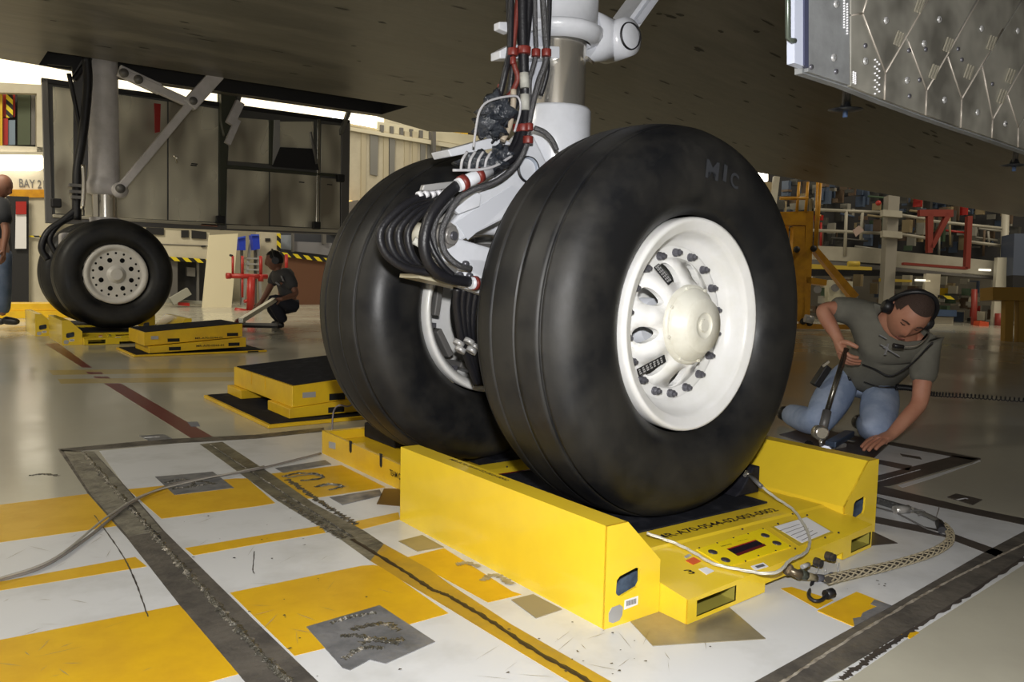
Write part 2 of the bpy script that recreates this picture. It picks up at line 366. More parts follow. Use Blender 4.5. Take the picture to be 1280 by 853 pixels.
ragged('floor_chip', zp((36,595),(54,593),(74,595)), .004, .014, SHINY, .003, 31, 20, .0005)
ragged('floor_chip', zp((180,548),(196,547),(200,547)), .004, .010, STKW, .002, 32, 8)
ragged('floor_chip', zp((1196,626),(1206,624),(1210,625)), .003, .006, STKW, .001, 33, 8)
ragged('scratch_mark', zp((118,645),(150,690),(168,725),(185,772)), .0006, .0025, DSTR, .0001, 34, 50, L2+.0003)
ragged('scratch_mark', zp((318,690),(316,712),(318,718)), .0006, .002, DSTR, .0001, 35, 20, L2)
ragged('weld_bead', zp((206, 605),(222, 601),(240, 602),(238, 609),(215, 612)), .002, .012, SHINY, .005, 60, 40)
ragged('weld_bead', zp((228, 611),(250, 608),(262, 606)), .002, .012, SHINY, .005, 61, 40)
ragged('weld_bead', zp((352, 597),(372, 593),(398, 594),(402, 599),(375, 602)), .002, .012, SHINY, .005, 62, 40)
ragged('weld_bead', zp((393, 610),(412, 606),(428, 609),(410, 614)), .002, .012, SHINY, .005, 63, 40)
ragged('weld_bead', zp((428, 826),(452, 812),(480, 812)), .002, .012, SHINY, .005, 64, 40)
ragged('weld_bead', zp((425, 797),(446, 796),(470, 802),(500, 806)), .002, .012, SHINY, .005, 65, 40)
rnd = random.Random(11)
mbc = MB()
for k in range(60):                   # flecks of paint and grit
    u, v = rnd.choice([(rnd.uniform(230, 460), rnd.uniform(640, 700)), (rnd.uniform(560, 900), rnd.uniform(790, 850)), (rnd.uniform(600, 780), rnd.uniform(770, 850)), (rnd.uniform(1000, 1180), rnd.uniform(690, 740)), (rnd.uniform(290, 500), rnd.uniform(720, 850))])
    c = Z(u, v, .0026); a = rnd.uniform(0, 6); s = rnd.uniform(.0015, .0045)
    mbc.add([c+Vector((math.cos(a+q)*s*(1+.8*(q == 0)), math.sin(a+q)*s, rnd.uniform(0, .001))) for q in (0, 1.3, 2.9, 4.4)], [(0, 1, 2, 3)])
ms_ = MB(); rnd = random.Random(77)
for k in range(70):
    u, v = rnd.choice([(rnd.uniform(5, 200), rnd.uniform(780, 850)), (rnd.uniform(320, 520), rnd.uniform(725, 800)), (rnd.uniform(230, 420), rnd.uniform(610, 700)), (rnd.uniform(560, 900), rnd.uniform(790, 850)), (rnd.uniform(5, 150), rnd.uniform(640, 760))])
    c = Z(u, v, .0024); a = rnd.choice((.3, .9, 2.2))+rnd.uniform(-.4, .4); l = rnd.uniform(.01, .05); d_ = Vector((math.cos(a), math.sin(a), 0)); n__ = Vector((-d_.y, d_.x, 0))*rnd.uniform(.0003, .0011)
    ms_.add([c-d_*l, c+n__, c+d_*l, c-n__], [(0, 1, 2, 3)])
ms_.build('scratch_marks', mat('pale_scratch', (.30, .27, .20), .5), floor, kind='stuff')
mbc.build('floor_grit', DSTR, floor, kind='stuff')
# walls of the hangar
MB().box((-9, 17.6, 0), (32, 18, 10)).build('wall_back', WALLM, kind='structure')
MB().box((24, -6, 0), (24.4, 17.6, 10)).build('wall_right', mat('dark_hangar_wall', (.10, .09, .07), .7), kind='structure')
# ================================================================ ORBITER BELLY
craft = thing('aircraft_underside', 'dark tiled belly of a spacecraft hanging over both wheel sets', 'aircraft', (1, 3, 2.9))
def zb(x): return 2.85 if x < 3.4 else 2.85-1.05*min(1, (x-3.4)/7.6)**1.0
def ye(x):
    tab = [(-6, 7.6), (-1.0, 8.4), (-.6, 8.45), (.1, 8.62), (3.27, 8.62), (4.2, 8.6)]
    if x <= 4.2:
        for (a, p), (b, q) in zip(tab, tab[1:]):
            if x <= b: return p+(q-p)*(x-a)/(b-a)
    z = zb(x)                        # the trailing side runs along the line seen above the right-hand gallery
    lo, hi = 534.0, 2200.0
    edge = lambda u: 158+(u-534)*.139 if u < 945 else 215.1+(u-945)*.170
    for _ in range(50):
        m_ = (lo+hi)/2; p = Z(m_, edge(m_), z)
        if p.x < x and 0 < (p-CP).dot(fw): lo = m_
        else: hi = m_
    return Z(lo, edge(lo), z).y
xs = [-2.3, -2, -1.3, -1, -.8, -.62, -.45, -.3, 0, .3, .6, 1, 1.5, 2, 2.5, 3, 3.4, 3.8, 4.2, 4.6, 5, 5.5, 6, 6.5, 7, 7.5, 8, 8.5, 9, 9.5, 10, 10.5, 11, 12]
WELLF = (-.62, 3.4, 7.72, 8.46)      # far wheel well opening (x0,x1,y0,y1)
WELLN = (-.6, 3.4, -.5, 1.05)
mb = MB(); vid = {}
def bv(x, y):
    k = (round(x, 3), round(y, 3))
    if k not in vid: vid[k] = len(mb.v); mb.v.append(Vector((x, y, zb(x))))
    return vid[k]
def wellc(x, w_):                    # wells narrow to a point at both ends
    if x <= w_[0]+.02: return .04
    return 1.0
for x0, x1 in zip(xs, xs[1:]):
    ya, yb = ye(x0), ye(x1)
    ysA = [-5.5, -3.5, -1.5, WELLN[2], WELLN[3], 2.5, 4, 5.5]+([WELLF[2], WELLF[3]] if min(ya, yb) > 8.46 or x1 <= .2 else [6.2, 7.0] if x0 < 5.5 else [])
    A = [y for y in ysA if y < min(ya, yb)-.1]
    rows = [(y, y) for y in A]+[(ya, yb)]
    for (a0, a1), (b0, b1) in zip(rows, rows[1:]):
        inw = False
        for w_ in (WELLF, WELLN):
            if x0 >= w_[0]-.001 and x1 <= w_[1]+.001 and abs(a0-w_[2]) < .01: inw = True
        if inw: continue
        mb.f.append((bv(x0, a0), bv(x1, a1), bv(x1, b1), bv(x0, b0))); mb.sm.append(True)
rim_ = [Vector((x, ye(x), zb(x))) for x in xs]
for a, b in zip(rim_, rim_[1:]):     # rounded edge that turns up
    for (o0, z0), (o1, z1) in zip(((0, 0), (.10, .05), (.16, .16)), ((.10, .05), (.16, .16), (.12, .5))):
        mb.add([a+Vector((0, o0, z0)), b+Vector((0, o0, z0)), b+Vector((0, o1, z1)), a+Vector((0, o1, z1))], [(0, 1, 2, 3)], True)
mb.build('belly_skin', TILE, craft)
for w_ in (WELLF, WELLN):
    x0, x1, y0, y1 = w_; m_ = MB(); z0, z1 = 2.853, 3.7
    m_.add([(x0,y0,z0),(x1,y0,z0),(x1,y1,z0),(x0,y1,z0),(x0,y0,z1),(x1,y0,z1),(x1,y1,z1),(x0,y1,z1)], [(4,5,6,7),(0,1,5,4),(1,2,6,5),(2,3,7,6),(3,0,4,7)])
    m_.build('wheel_well', mat('well_lining', (.02, .02, .022), .7), craft)
    m2 = MB()
    for k in range(7):
        xx = x0+.35+k*.5; m2.tube([(xx, y0+.02, z1-.25-.1*(k % 3)), (xx+.1, y1-.02, z1-.3-.1*(k % 2))], .03, 8)
    m2.build('well_pipework', GRY, craft)
# dark smudges where belly tiles were replaced are flat marks with their own outline
rnd = random.Random(5); mk = MB()
for k in range(190):
    x = rnd.uniform(-1, 8); y = rnd.uniform(1.4, 7.2)
    if ye(x)-.4 < y: continue
    c = Vector((x, y, zb(x)-.0015)); l = rnd.uniform(.03, .12); h = rnd.uniform(.008, .03)
    sl = -1.05/7.6 if x > 3.4 else 0
    P_ = []
    for q in range(6):
        a = q*math.pi/3; dx = math.cos(a)*l*rnd.uniform(.6, 1); P_.append(c+Vector((dx, math.sin(a)*h*rnd.uniform(.6, 1), sl*dx)))
    mk.add(P_, [tuple(range(6))])
mk.build('worn_tile_marks', mat('dark_tile_patch', (.028, .026, .02), .55), craft, kind='stuff')
# two small probes that hang below the belly on the right
for (u, v, s_, lb) in ((1057, 135, 1, 'short twin-rod fitting with a flat foot below the near door, left one'), (1268, 205, 1, 'short twin-rod fitting with a flat foot below the near door, at the frame edge')):
    p = Yp(u, v, -.15); t = thing('door_fitting', lb, 'fitting', p, 0, None)
    m_ = MB()
    for dx in (-.012, .004, .018): m_.tube([p+Vector((dx, 0, 0)), Vector((p.x+dx, p.y, 2.86))], .006, 8)
    m_.build('rod', STEEL, t)
    MB().lathe([(0, .001), (0, .02), (.006, .055), (.012, .02), (.03, .012), (.03, .001)], p-Vector((0, 0, .012)), 'Z', 20).build('foot', mat('tinted_foot', (.10, .11, .14), .3, .4), t)
    MB().tube([p-Vector((0, 0, .03)), p], .008, 8).build('tip', mat('blue_tip', (.10, .16, .32), .35), t)
# ================================================================ GEAR DOORS
nd = thing('gear_door', 'silver landing gear door with quilted metal panels at upper right, cut by the frame', 'door', (1, -.62, 1.2))
def q4(X, Y_): return Yp(980+X/3.877, Y_/3.877, -.6)
edge_out = [q4(*p) for p in ((112,-420),(112,350),(312,415),(485,485),(685,560),(855,620),(1005,670),(1132,715),(1320,782),(1560,868),(1560,-420))]
MB().prism([p+Vector((0, .012, 0)) for p in edge_out], (0, .02, 0)).build('door_core', FOIG, nd)
quads = [([(118,-410),(318,-410),(318,412),(116,347)], FOIG), ([(325,75),(380,65),(490,355),(485,482),(325,418)], FOIL), ([(325,70),(325,-200),(420,-200),(470,-160),(380,60)], FOIL),
  ([(384,62),(476,-160),(560,-410),(930,-410),(494,350)], FOIL), ([(494,358),(592,190),(690,440),(685,556),(489,483)], FOIL), ([(596,184),(934,-410),(1160,-410),(693,434)], FOIL),
  ([(694,442),(792,275),(860,480),(855,616),(689,556)], FOIL), ([(796,270),(1166,-410),(1400,-410),(863,474)], FOIL), ([(864,482),(960,325),(1010,580),(1005,666),(859,617)], FOIL),
  ([(964,320),(1406,-410),(1500,-410),(1500,-320),(1013,574)], FOIL), ([(1014,582),(1080,462),(1135,620),(1132,711),(1009,667)], FOIL), ([(1084,456),(1500,-310),(1500,20),(1138,612)], FOIL),
  ([(1140,618),(1500,30),(1500,840),(1137,712)], FOIL)]
for q_, m_ in quads: MB().prism([q4(*p) for p in q_], (0, .010, 0)).build('door_panel', m_, nd, bevel=.001)
mj = MB()
for a, b in (((380,65),(490,355)),((490,355),(760,-110)),((690,440),(1040,-170)),((860,480),(1060,140)),((1010,580),(1250,160)),((490,355),(485,485)),((690,440),(685,560)),((860,480),(855,620)),((1010,580),(1005,670)),((1135,620),(1132,715)),((600,200),(690,440)),((792,275),(860,480)),((960,325),(1010,580)),((1082,460),(1135,620)),((325,75),(380,65)),((380,65),(430,-100))):
    mj.tube([q4(*a)-Vector((0, .001, 0)), q4(*b)-Vector((0, .001, 0))], .0022, 6)
mj.build('panel_seam', mat('pink_grey_sealant', (.42, .38, .33), .4, .3), nd)
bt = mat('pale_tab', (.50, .47, .38), .4, .5)
for X, Y_ in ((550,190),(790,220),(720,350),(890,350),(1000,210),(1090,370),(650,30),(1050,470)):
    m_ = MB()
    for k in (-1, 0, 1):
        a = q4(X+k*12-10, Y_+k*5+30); b = q4(X+k*12+12, Y_+k*5-32); m_.bar(a-Vector((0, .003, 0)), b-Vector((0, .003, 0)), .0045, .004, (0, 1, 0))
    m_.build('louvre_tab', bt, nd)
for X, Y_ in ((238,280),(250,20),(392,297),(492,100),(594,390),(750,95),(676,212),(775,485),(955,140),(935,545),(1070,600),(1130,150)):
    MB().lathe([(-.004, .004), (-.004, .0075), (0, .009)], q4(X, Y_)+Vector((0, -.001, 0)), 'Y', 14).build('fastener', STKG, nd)
for X, Y_ in ((130,325),(250,347),(392,222),(603,245),(655,388),(860,290),(685,240),(1008,408),(1072,605),(606,466),(842,238)):
    MB().lathe([(-.004, .001), (-.004, .005), (0, .006)], q4(X, Y_), 'Y', 10).build('rivet', BOLT, nd)
mj = MB()
for x_ in (290, 305):
    for k in range(12): c = q4(x_, 20+k*13-(30 if x_ == 290 else 0)); mj.lathe([(-.003, .0008), (-.003, .0022), (0, .0024)], c, 'Y', 6)
for k in range(12): c = q4(335+(k % 2)*9, 350+k*5); mj.lathe([(-.003, .0008), (-.003, .0022), (0, .0024)], c, 'Y', 6)
for k in range(16): c = q4(440+(k % 3)*10, 290+k*11); mj.lathe([(-.003, .0008), (-.003, .0022), (0, .0024)], c, 'Y', 6)
mj.build('rivet_rows', STKW, nd, kind='stuff')
MB().prism([q4(52,-420), q4(52,305), q4(108,325), q4(108,-420)], (0, .02, 0)).build('edge_strip', mat('pale_edge', (.50, .54, .66), .35), nd)
MB().prism([q4(92,-420)-Vector((0,.004,0)), q4(92,318)-Vector((0,.004,0)), q4(112,330)-Vector((0,.004,0)), q4(112,-420)-Vector((0,.004,0))], (0, .01, 0)).build('edge_seal', mat('dark_seal', (.05, .055, .10), .5), nd)
MB().tube([q4(18,-420), q4(20,185), q4(40,198), q4(52,198)], .006, 8).build('conduit', mat('green_black', (.10, .12, .10), .3, .5), nd)
# far door, liner side seen
fd = thing('gear_door', 'hanging framed door with mirror-like liner panels behind the far wheels', 'door', (1.3, 8.9, 1.2))
yf = 8.85
def f4(u, v, dy=0): return Yp(u, v, yf+dy)
FR = mat('door_frame_paint', (.12, .12, .115), .4, .3)
MB().prism([f4(52,97), f4(58,279), f4(432,294), f4(438,151)], (0, .04, 0)).build('door_skin', FR, fd)
def quadbar(pts, m_, name='frame_bar', th=.06): MB().prism([f4(u, v, -.03 if name == 'frame_bar' else -.045) for u, v in pts], (0, th, 0)).build(name, m_, fd, bevel=.006)
quadbar([(52,97),(60,98),(66,272),(57,279)], GRY); quadbar([(52,97),(438,150),(438,155),(52,103)], DARK)
quadbar([(57,272),(432,288),(432,294),(57,279)], GRY)
quadbar([(427,152),(438,152),(436,292),(426,291)], GRY)
quadbar([(273,108),(288,110),(281,288),(275,288)], mat('olive_frame', (.05, .055, .035), .45)); quadbar([(283,206),(432,219),(432,222),(283,210)], MATS['olive_frame'])
quadbar([(337,150),(343,151),(342,207),(337,206)], MATS['olive_frame']); quadbar([(397,148),(401,148),(399,290),(395,290)], mat('bright_edge', (.45, .43, .36), .2, .9))
quadbar([(66,268),(272,279),(272,283),(66,272)], CREAM, 'sill_strip', .035); quadbar([(284,281),(426,287),(426,291),(284,286)], CREAM, 'sill_strip', .035)
quadbar([(252,279),(272,280),(272,284),(250,282)], mat('pink_reflection_tape', (.50, .25, .18), .5), 'red_tape', .045)
for P_ in ([(66,108),(104,113),(104,269),(69,267)], [(147,118),(209,127),(209,275),(147,272)], [(211,127),(273,136),(273,278),(211,275)], [(287,146),(336,150),(336,205),(285,201)], [(284,211),(336,215),(336,283),(283,280)], [(338,215),(396,220),(395,285),(338,282)],
           [(348,152),(392,152),(392,186),(350,184)], [(402,155),(426,157),(426,218),(401,216)], [(401,222),(425,224),(425,287),(400,285)], [(106,112),(146,118),(146,272),(106,270)]):
    MB().prism([f4(u, v, -.012) for u, v in P_], (0, .015, 0)).build('liner_panel', FOIF, fd, bevel=.003)
MB().prism([f4(350,184,-.04), f4(393,186,-.04), f4(399,213,-.04), f4(341,208,-.04)], (0, .02, 0)).build('dark_hatch', BLK2, fd)
MB().prism([f4(343,150,-.05), f4(350,150,-.05), f4(350,184,-.05), f4(341,206,-.05)], (0, .02, 0)).build('hatch_side', STKG, fd)
MB().tube([f4(388,165,-.06), f4(396,205,-.06)], .02, 8).build('hatch_stay', GRY, fd)
MB().prism([f4(193,129,-.15), f4(201,130,-.15), f4(200,165,-.15), f4(194,166,-.15)], (0, .03, 0)).build('warning_streamer', REDM, fd)
for u, v in ((275,275),(395,282),(425,223),(70,254)): MB().box((-.05,-.05,-.05),(.05,.03,.05), Matrix.Translation(f4(u, v, -.07))).build('hinge_block', BLK2, fd, bevel=.012)
for u, v in ((243,205),(242,207),(377,228),(412,231),(310,282)): MB().box((-.035,-.01,-.006),(.035,.01,.006), Matrix.Translation(f4(u, v, -.02))).build('latch', BLK2, fd)
MB().tube([f4(216,195,-.03), f4(221,197,-.05), f4(221,204,-.03)], .015, 8).build('door_handle', CHR, fd)
# brackets hanging from the far well in front of the door
for u_ in (120, 290, 425):
    a = f4(u_, 110+(u_-60)*.137, .02); MB().bar(a-Vector((0,0,.1)), Vector((a.x, 8.55, 2.9)), .05, .05).build('hinge_arm', FR, fd)
bk = thing('door_linkage', 'pale two-bar linkage hanging from the far wheel well beside an olive post', 'linkage', f4(300,130,-.3))
m_ = MB(); m_.bar(f4(300,128,-.3), f4(287,155,-.3), .10, .08, (0,1,0)).bar(f4(297,150,-.3), f4(284,180,-.3), .07, .06, (0,1,0)); m_.build('link_bar', STG, bk)
MB().prism([f4(276,98,-.2), f4(299,102,-.2), f4(292,150,-.2), f4(286,170,-.2), f4(281,170,-.2), f4(277,150,-.2)], (0, .08, 0)).build('post', MATS['olive_frame'], bk)
# ================================================================ WHEELS
def tyre_profile(w_, Rr=.565, hr=.14, n=2.7):
    out = []; grooves = (-.33, -.10, .16, .40)
    N = 60
    for i in range(N+1):
        a = -math.pi*.29+(math.pi*1.58)*i/N
        s, c = math.sin(a), math.cos(a)
        y = -w_/2*math.copysign(abs(c)**(2/n), c); r = Rr-hr+hr*math.copysign(abs(s)**(2/n), s)
        out.append((y, r))
    # insert circumferential grooves on the tread
    res = []
    for (y0, r0), (y1, r1) in zip(out, out[1:]):
        res.append((y0, r0))
        for g in grooves:
            gy = g*w_*.9
            if y0 < gy <= y1:
                t = (gy-y0)/(y1-y0); rr = r0+(r1-r0)*t
                res += [(gy-.0035, rr), (gy-.0028, rr-.007), (gy+.0028, rr-.007), (gy+.0035, rr)]
    res.append(out[-1]); res.sort(key=lambda p: 0)
    clean = [res[0]]
    return res
def make_wheel(gear_, label, loc, rz, face, w_=.39, white=WHT, zc=.65, letters=False, deck=.10):
    o = Vector((loc[0], loc[1], zc)); R = Matrix.Rotation(rz, 4, 'Z'); yo = -(w_/2-.032)
    RP = {'outer': [(.05, .300), (.012, .302), (0, .298), (-.002, .290), (.004, .284), (.006, .268), (.012, .262), (.03, .258), (.055, .250), (.074, .237), (.082, .222)],
          'inner': [(.05, .300), (.010, .302), (0, .297), (.0, .290), (.008, .280), (.02, .268), (.06, .262), (.15, .255), (.17, .235), (.19, .20), (.19, .02)],
          'flat': [(.05, .300), (.008, .302), (-.004, .296), (-.004, .262), (.01, .252), (.014, .238)]}[face]
    b = MB(); b.lathe([(yo+a, r) for a, r in RP], (0, 0, 0), 'Y', 72); b.v = [R @ p+o for p in b.v]
    t = b.build('wheel', white, gear_); t['label'] = label
    mb = MB(); prof = tyre_profile(w_); mb.lathe(prof, (0, 0, 0), 'Y', 144)
    for p in mb.v:                   # squashed where it bears on the deck
        if p.z < -.36:
            k = min(1, max(0, (-.36-p.z)/.2)); p.y *= 1+.05*k
        lim = deck-zc+.002
        if p.z < lim: p.z = lim
    mb.v = [R @ p+o for p in mb.v]
    ty = mb.build('tire', RUB, t)
    sgn = -1                         # the side turned to the camera
    yo = sgn*(w_/2-.032)
    def L(prof, name, m_, par, n=72, sm=True):
        b = MB(); b.lathe([(yo+a, r) for a, r in prof], (0, 0, 0), 'Y', n, sm); b.v = [R @ p+o for p in b.v]; return b.build(name, m_, par)
    if face == 'outer':
        # web with nine hand holes
        ang = [math.radians(-10+40*k) for k in range(9)]
        def wp(a, r, y=.084): return Vector((r*math.cos(a), yo+y, r*math.sin(a)))
        outer = [wp(2*math.pi*k/90, .189) for k in range(90)]
        inners = []
        for a in ang:
            lp = []
            for k in range(16):
                q = 2*math.pi*k/16; rr = .152+.030*math.cos(q); tt = .023*math.sin(q)*(1+.25*math.cos(q)); lp.append(Vector((rr*math.cos(a)-tt*math.sin(a), yo+.084, rr*math.sin(a)+tt*math.cos(a))))
            inners.append(lp)
        inners.append([wp(2*math.pi*k/60, .104) for k in range(60)])
        b = MB(); b.holed(outer, inners, (0, .020, 0))
        for p in b.v: p.y -= max(0, (.189-math.hypot(p.x, p.z)))*.78
        b.sm = [True if len(f) == 3 else False for f in b.f]
        b.v = [R @ p+o for p in b.v]; b.build('wheel_web', white, t)
        L([(.084, .226), (.084, .187)], 'bolt_flange', white, t)
        L([(.20, .23), (.20, .02)], 'inner_barrel', white, t); L([(.10, .228), (.20, .225)], 'barrel_wall', white, t)
        bt_ = None
        for k in range(18):
            a = 2*math.pi*(k+.5)/18
            c = R @ (Vector((.203*math.cos(a), yo+.084, .203*math.sin(a))))+o
            b = MB(); b.lathe([(0, .0125), (-.005, .0125), (-.006, .0105), (-.017, .0105), (-.018, .006), (-.026, .0055), (-.026, .0005)], (0, 0, 0), 'Y', 10, False); b.v = [R @ p+c for p in b.v]; b.build('bolt', BOLT, t)
        hb_ = MB()
        for sg in ([(.030, .114), (.014, .112), (.012, .104)], [(.012, .104), (.006, .101)], [(.006, .101), (.0, .097), (-.022, .078)], [(-.022, .078), (-.030, .074), (-.030, .036)], [(-.030, .036), (-.025, .034), (-.025, .018)], [(-.025, .018), (-.032, .017)], [(-.032, .017), (-.032, .0005)]):
            hb_.lathe([(yo+a, r) for a, r in sg], (0, 0, 0), 'Y', 64)
        hb_.v = [R @ p+o for p in hb_.v]; hb_.build('hub_cap', CRM, t)
        for k in range(8):
            a = 2*math.pi*k/8+.3; c = R @ Vector((.108*math.cos(a), yo+.013, .108*math.sin(a)))+o
            b = MB(); b.lathe([(0, .005), (-.006, .005), (-.006, .0005)], (0, 0, 0), 'Y', 8, False); b.v = [R @ p+c for p in b.v]; b.build('hub_bolt', CRM, t)
        for (u0, v0, u1, v1, wd) in ((820,332,838,354,.022),(797,466,831,448,.022)):   # two data plates riveted to the web
            n_ = R @ Vector((0, 1, 0))
            A = PLN(u0, v0, R @ Vector((0, yo+.060, 0))+o, n_); B = PLN(u1, v1, R @ Vector((0, yo+.030, 0))+o, n_); tdir = (B-A).normalized(); sd = tdir.cross(n_).normalized()*wd/2
            b = MB(); b.prism([A-sd, B-sd, B+sd, A+sd], -n_*.002); pl = b.build('data_plate', DARK, t)
            if wd:
                m_ = MB()
                rr_ = random.Random(int(u0))
                for i in range(7):
                    for j in range(3):
                        c = A+(B-A)*((i+.6)/7.6)+sd*((j-1)*.55); m_.prism([c-tdir*.004-sd*.18, c+tdir*.004*rr_.random()-sd*.18, c+tdir*.004*rr_.random()+sd*.18, c-tdir*.004+sd*.18], -n_*.0026)
                m_.build('plate_print', STKG, t)
    elif face == 'inner':
        br = L([(.03, .150), (.02, .19), (.0, .185), (-.01, .14), (-.01, .02)], 'brake_unit', VOID, t, 40)
        for k in range(9):
            a = 2*math.pi*k/9+.2; c = Vector((.225*math.cos(a), yo+.05, .225*math.sin(a)))
            b = MB(); b.box((-.012, -.01, -.055), (.012, .11, .055), Matrix.Translation(c) @ Matrix.Rotation(-a, 4, 'Y')); b.v = [R @ p+o for p in b.v]; b.build('drive_key', GRY, t, bevel=.004)
        for k in range(9):
            a = 2*math.pi*(k+.5)/9+.2; c = R @ Vector((.262*math.cos(a), yo+.03, .262*math.sin(a)))+o
            b = MB(); b.box((-.008, -.012, -.008), (.008, .012, .008)); b.v = [R @ p+c for p in b.v]; b.build('rim_clip', BOLT, t)
    else:                            # flat pierced face of the far wheels
        outer = [Vector((.24*math.cos(2*math.pi*k/72), yo+.014, .24*math.sin(2*math.pi*k/72))) for k in range(72)]
        inn = []
        def circ_(cx_, cz_, r_, n_=10): return [Vector((cx_+r_*math.cos(2*math.pi*k/n_), yo+.014, cz_+r_*math.sin(2*math.pi*k/n_))) for k in range(n_)]
        for k in range(18): a = 2*math.pi*(k+.5)/18; inn.append(circ_(.215*math.cos(a), .215*math.sin(a), .0125, 8))
        for k in range(8): a = 2*math.pi*(k+.5)/8; inn.append(circ_(.152*math.cos(a), .152*math.sin(a), .025, 12))
        b = MB(); b.holed(outer, inn, (0, .01, 0)); b.v = [R @ p+o for p in b.v]; b.build('wheel_web', white, t)
        L([(.05, .24), (.05, .001)], 'inner_disc', VOID, t); L([(.014, .09), (.006, .085), (.004, .062), (-.004, .06), (-.004, .052), (-.002, .001)], 'hub_cap', white, t)
    if letters:
        n_ = R @ Vector((0, 1, 0)); p0 = R @ Vector((0, -w_/2-.001, 0))+o
        for ch, u, v, hgt in (('M', 876, 222, .05), ('I', 898, 226, .046), ('C', 907, 232, .042)):
            # letters sit on the swelling sidewall, shallow relief
            A = PLN(u, v, R @ Vector((0, -w_/2+.012, 0))+o, n_)
            lo_ = text('moulded_letter', ch, A, (R @ Vector((1, 0, -.10 if ch == 'M' else -.3))), R @ Vector((.12, 0, 1)), hgt, RUBL, t, width=.058 if ch == 'M' else .016 if ch == 'I' else .040, bold=.02)
            bm = bmesh.new(); bm.from_mesh(lo_.data); bmesh.ops.triangulate(bm, faces=bm.faces); bmesh.ops.subdivide_edges(bm, edges=bm.edges, cuts=3, use_grid_fill=True)
            pm_ = parent_matrix(t); Ri = R.inverted()
            for v_ in bm.verts:
                q = Ri @ ((pm_ @ v_.co)-o); r_ = math.hypot(q.x, q.z); k_ = min(.98, max(0, (r_-.425)/.14)); q.y = -w_/2*(1-k_**2.7)**(1/2.7)-.0025
                v_.co = pm_.inverted() @ (R @ q+o)
            bm.to_mesh(lo_.data); bm.free()
    return t
PSI = math.radians(4.609)
def onaxle(d): return (-math.sin(PSI)*d, math.cos(PSI)*d)
FX, FY = -.092, 7.38
# ================================================================ NEAR LANDING GEAR
gy = .44
def G(u, v, y=gy): return Yp(u, v, y)
gear = thing('landing_gear', 'white landing gear strut with bundled hoses between the two big near wheels', 'landing gear', (-.03, gy, .65))
ax0 = Vector((-.03, gy, 0))
def LZ(prof, name, m_, par=None, n=48, o=ax0): return MB().lathe([(z, r) for z, r in prof], o, 'Z', n).build(name, m_, par or gear)
LZ([(1.53, .11), (1.535, .135), (1.56, .15), (1.575, .15), (1.58, .14), (1.585, .132), (1.72, .132), (1.725, .142), (1.74, .142), (1.745, .12), (2.9, .12), (2.9, .001)], 'outer_cylinder', STR)
LZ([(1.30, .097), (1.55, .097)], 'piston', CHR)
LZ([(.95, .06), (1.0, .085), (1.12, .11), (1.2, .118), (1.315, .118), (1.325, .112), (1.325, .09)], 'lower_collar', STR)
LZ([(.58, .10), (.70, .10), (.80, .085), (1.0, .085)], 'fork_body', STR)
a_ = Vector((*onaxle(-.02), .65)); b_ = Vector((*onaxle(.9), .65))
MB().tube([a_, b_], .07, 24).build('axle', STR, gear)
# trunnion lug with side brace at the right
lug = G(765, 52)
MB().tube([G(730, 40)-Vector((0,0,.01)), lug], [.085, .07], 20).build('brace_lug', STR, gear)
MB().lathe([(-.09, .001), (-.09, .040), (-.085, .046), (-.08, .063), (-.01, .068), (.04, .068), (.045, .001)], lug, 'Y', 28).build('pin_housing', STR, gear)
rg = MB().lathe([(-.088, .041), (-.096, .043), (-.088, .046)], lug, 'Y', 28).build('seal_ring', DARK, gear)
dirb = (G(800, -10)-G(760, 45)).normalized()
MB().bar(lug+Vector((0, .0, 0)), lug+dirb*1.5, .05, .11, (0, 1, 0)).build('side_brace', STR, gear)
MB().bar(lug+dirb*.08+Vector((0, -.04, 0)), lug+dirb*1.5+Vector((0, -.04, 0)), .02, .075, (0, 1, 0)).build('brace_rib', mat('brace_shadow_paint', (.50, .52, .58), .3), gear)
MB().tube([G(741, 78, .36), G(733, 72, .34)], .006, 10).build('grease_nipple', CHR, gear)
# torque links
apex = G(558, 292, .40)
def arm(p, q, w0, w1, th, name, n=1):
    p = Vector(p); q = Vector(q); t = (q-p).normalized(); s = Vector((0, 1, 0)).cross(t).normalized()
    return MB().prism([p-s*w0/2-Vector((0,th/2,0)), p+s*w0/2-Vector((0,th/2,0)), q+s*w1/2-Vector((0,th/2,0)), q-s*w1/2-Vector((0,th/2,0))], (0, th, 0)).build(name, STR, gear, bevel=.008)
ul = arm(G(672, 205, .40), apex, .20, .062, .10, 'upper_torque_link')
MB().prism([G(570, 278, .348), G(640, 232, .348), G(655, 238, .348), G(585, 300, .348)], (0, .004, 0)).build('link_recess', mat('recess_shade', (.56, .58, .63), .3), ul)  # thin plate whose darker colour carries the shade of a recess
for (u, v, r_) in ((660, 212, .034), (632, 196, .028)):
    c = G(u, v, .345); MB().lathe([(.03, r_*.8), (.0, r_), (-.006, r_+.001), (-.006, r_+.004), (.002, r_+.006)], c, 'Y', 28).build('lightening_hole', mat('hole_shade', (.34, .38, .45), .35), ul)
    MB().lathe([(-.007, r_+.003), (-.008, r_+.006), (0, r_+.008)], c, 'Y', 28).build('seal_ring', DARK, ul)
MB().prism([G(640, 182, .42), G(668, 150, .42), G(727, 150, .42), G(727, 200, .42), G(660, 250, .42)], (0, .06, 0)).build('knuckle', STR, gear, bevel=.01)
arm(G(548, 310, .38), G(650, 350, .38), .075, .13, .09, 'lower_torque_link')
MB().prism([G(610, 322, .33), G(655, 330, .33), G(655, 352, .33), G(612, 340, .33)], (0, .01, 0)).build('link_recess', MATS['recess_shade'], gear)
arm(G(575, 338, .36), G(640, 358, .36), .10, .12, .05, 'hose_bracket')
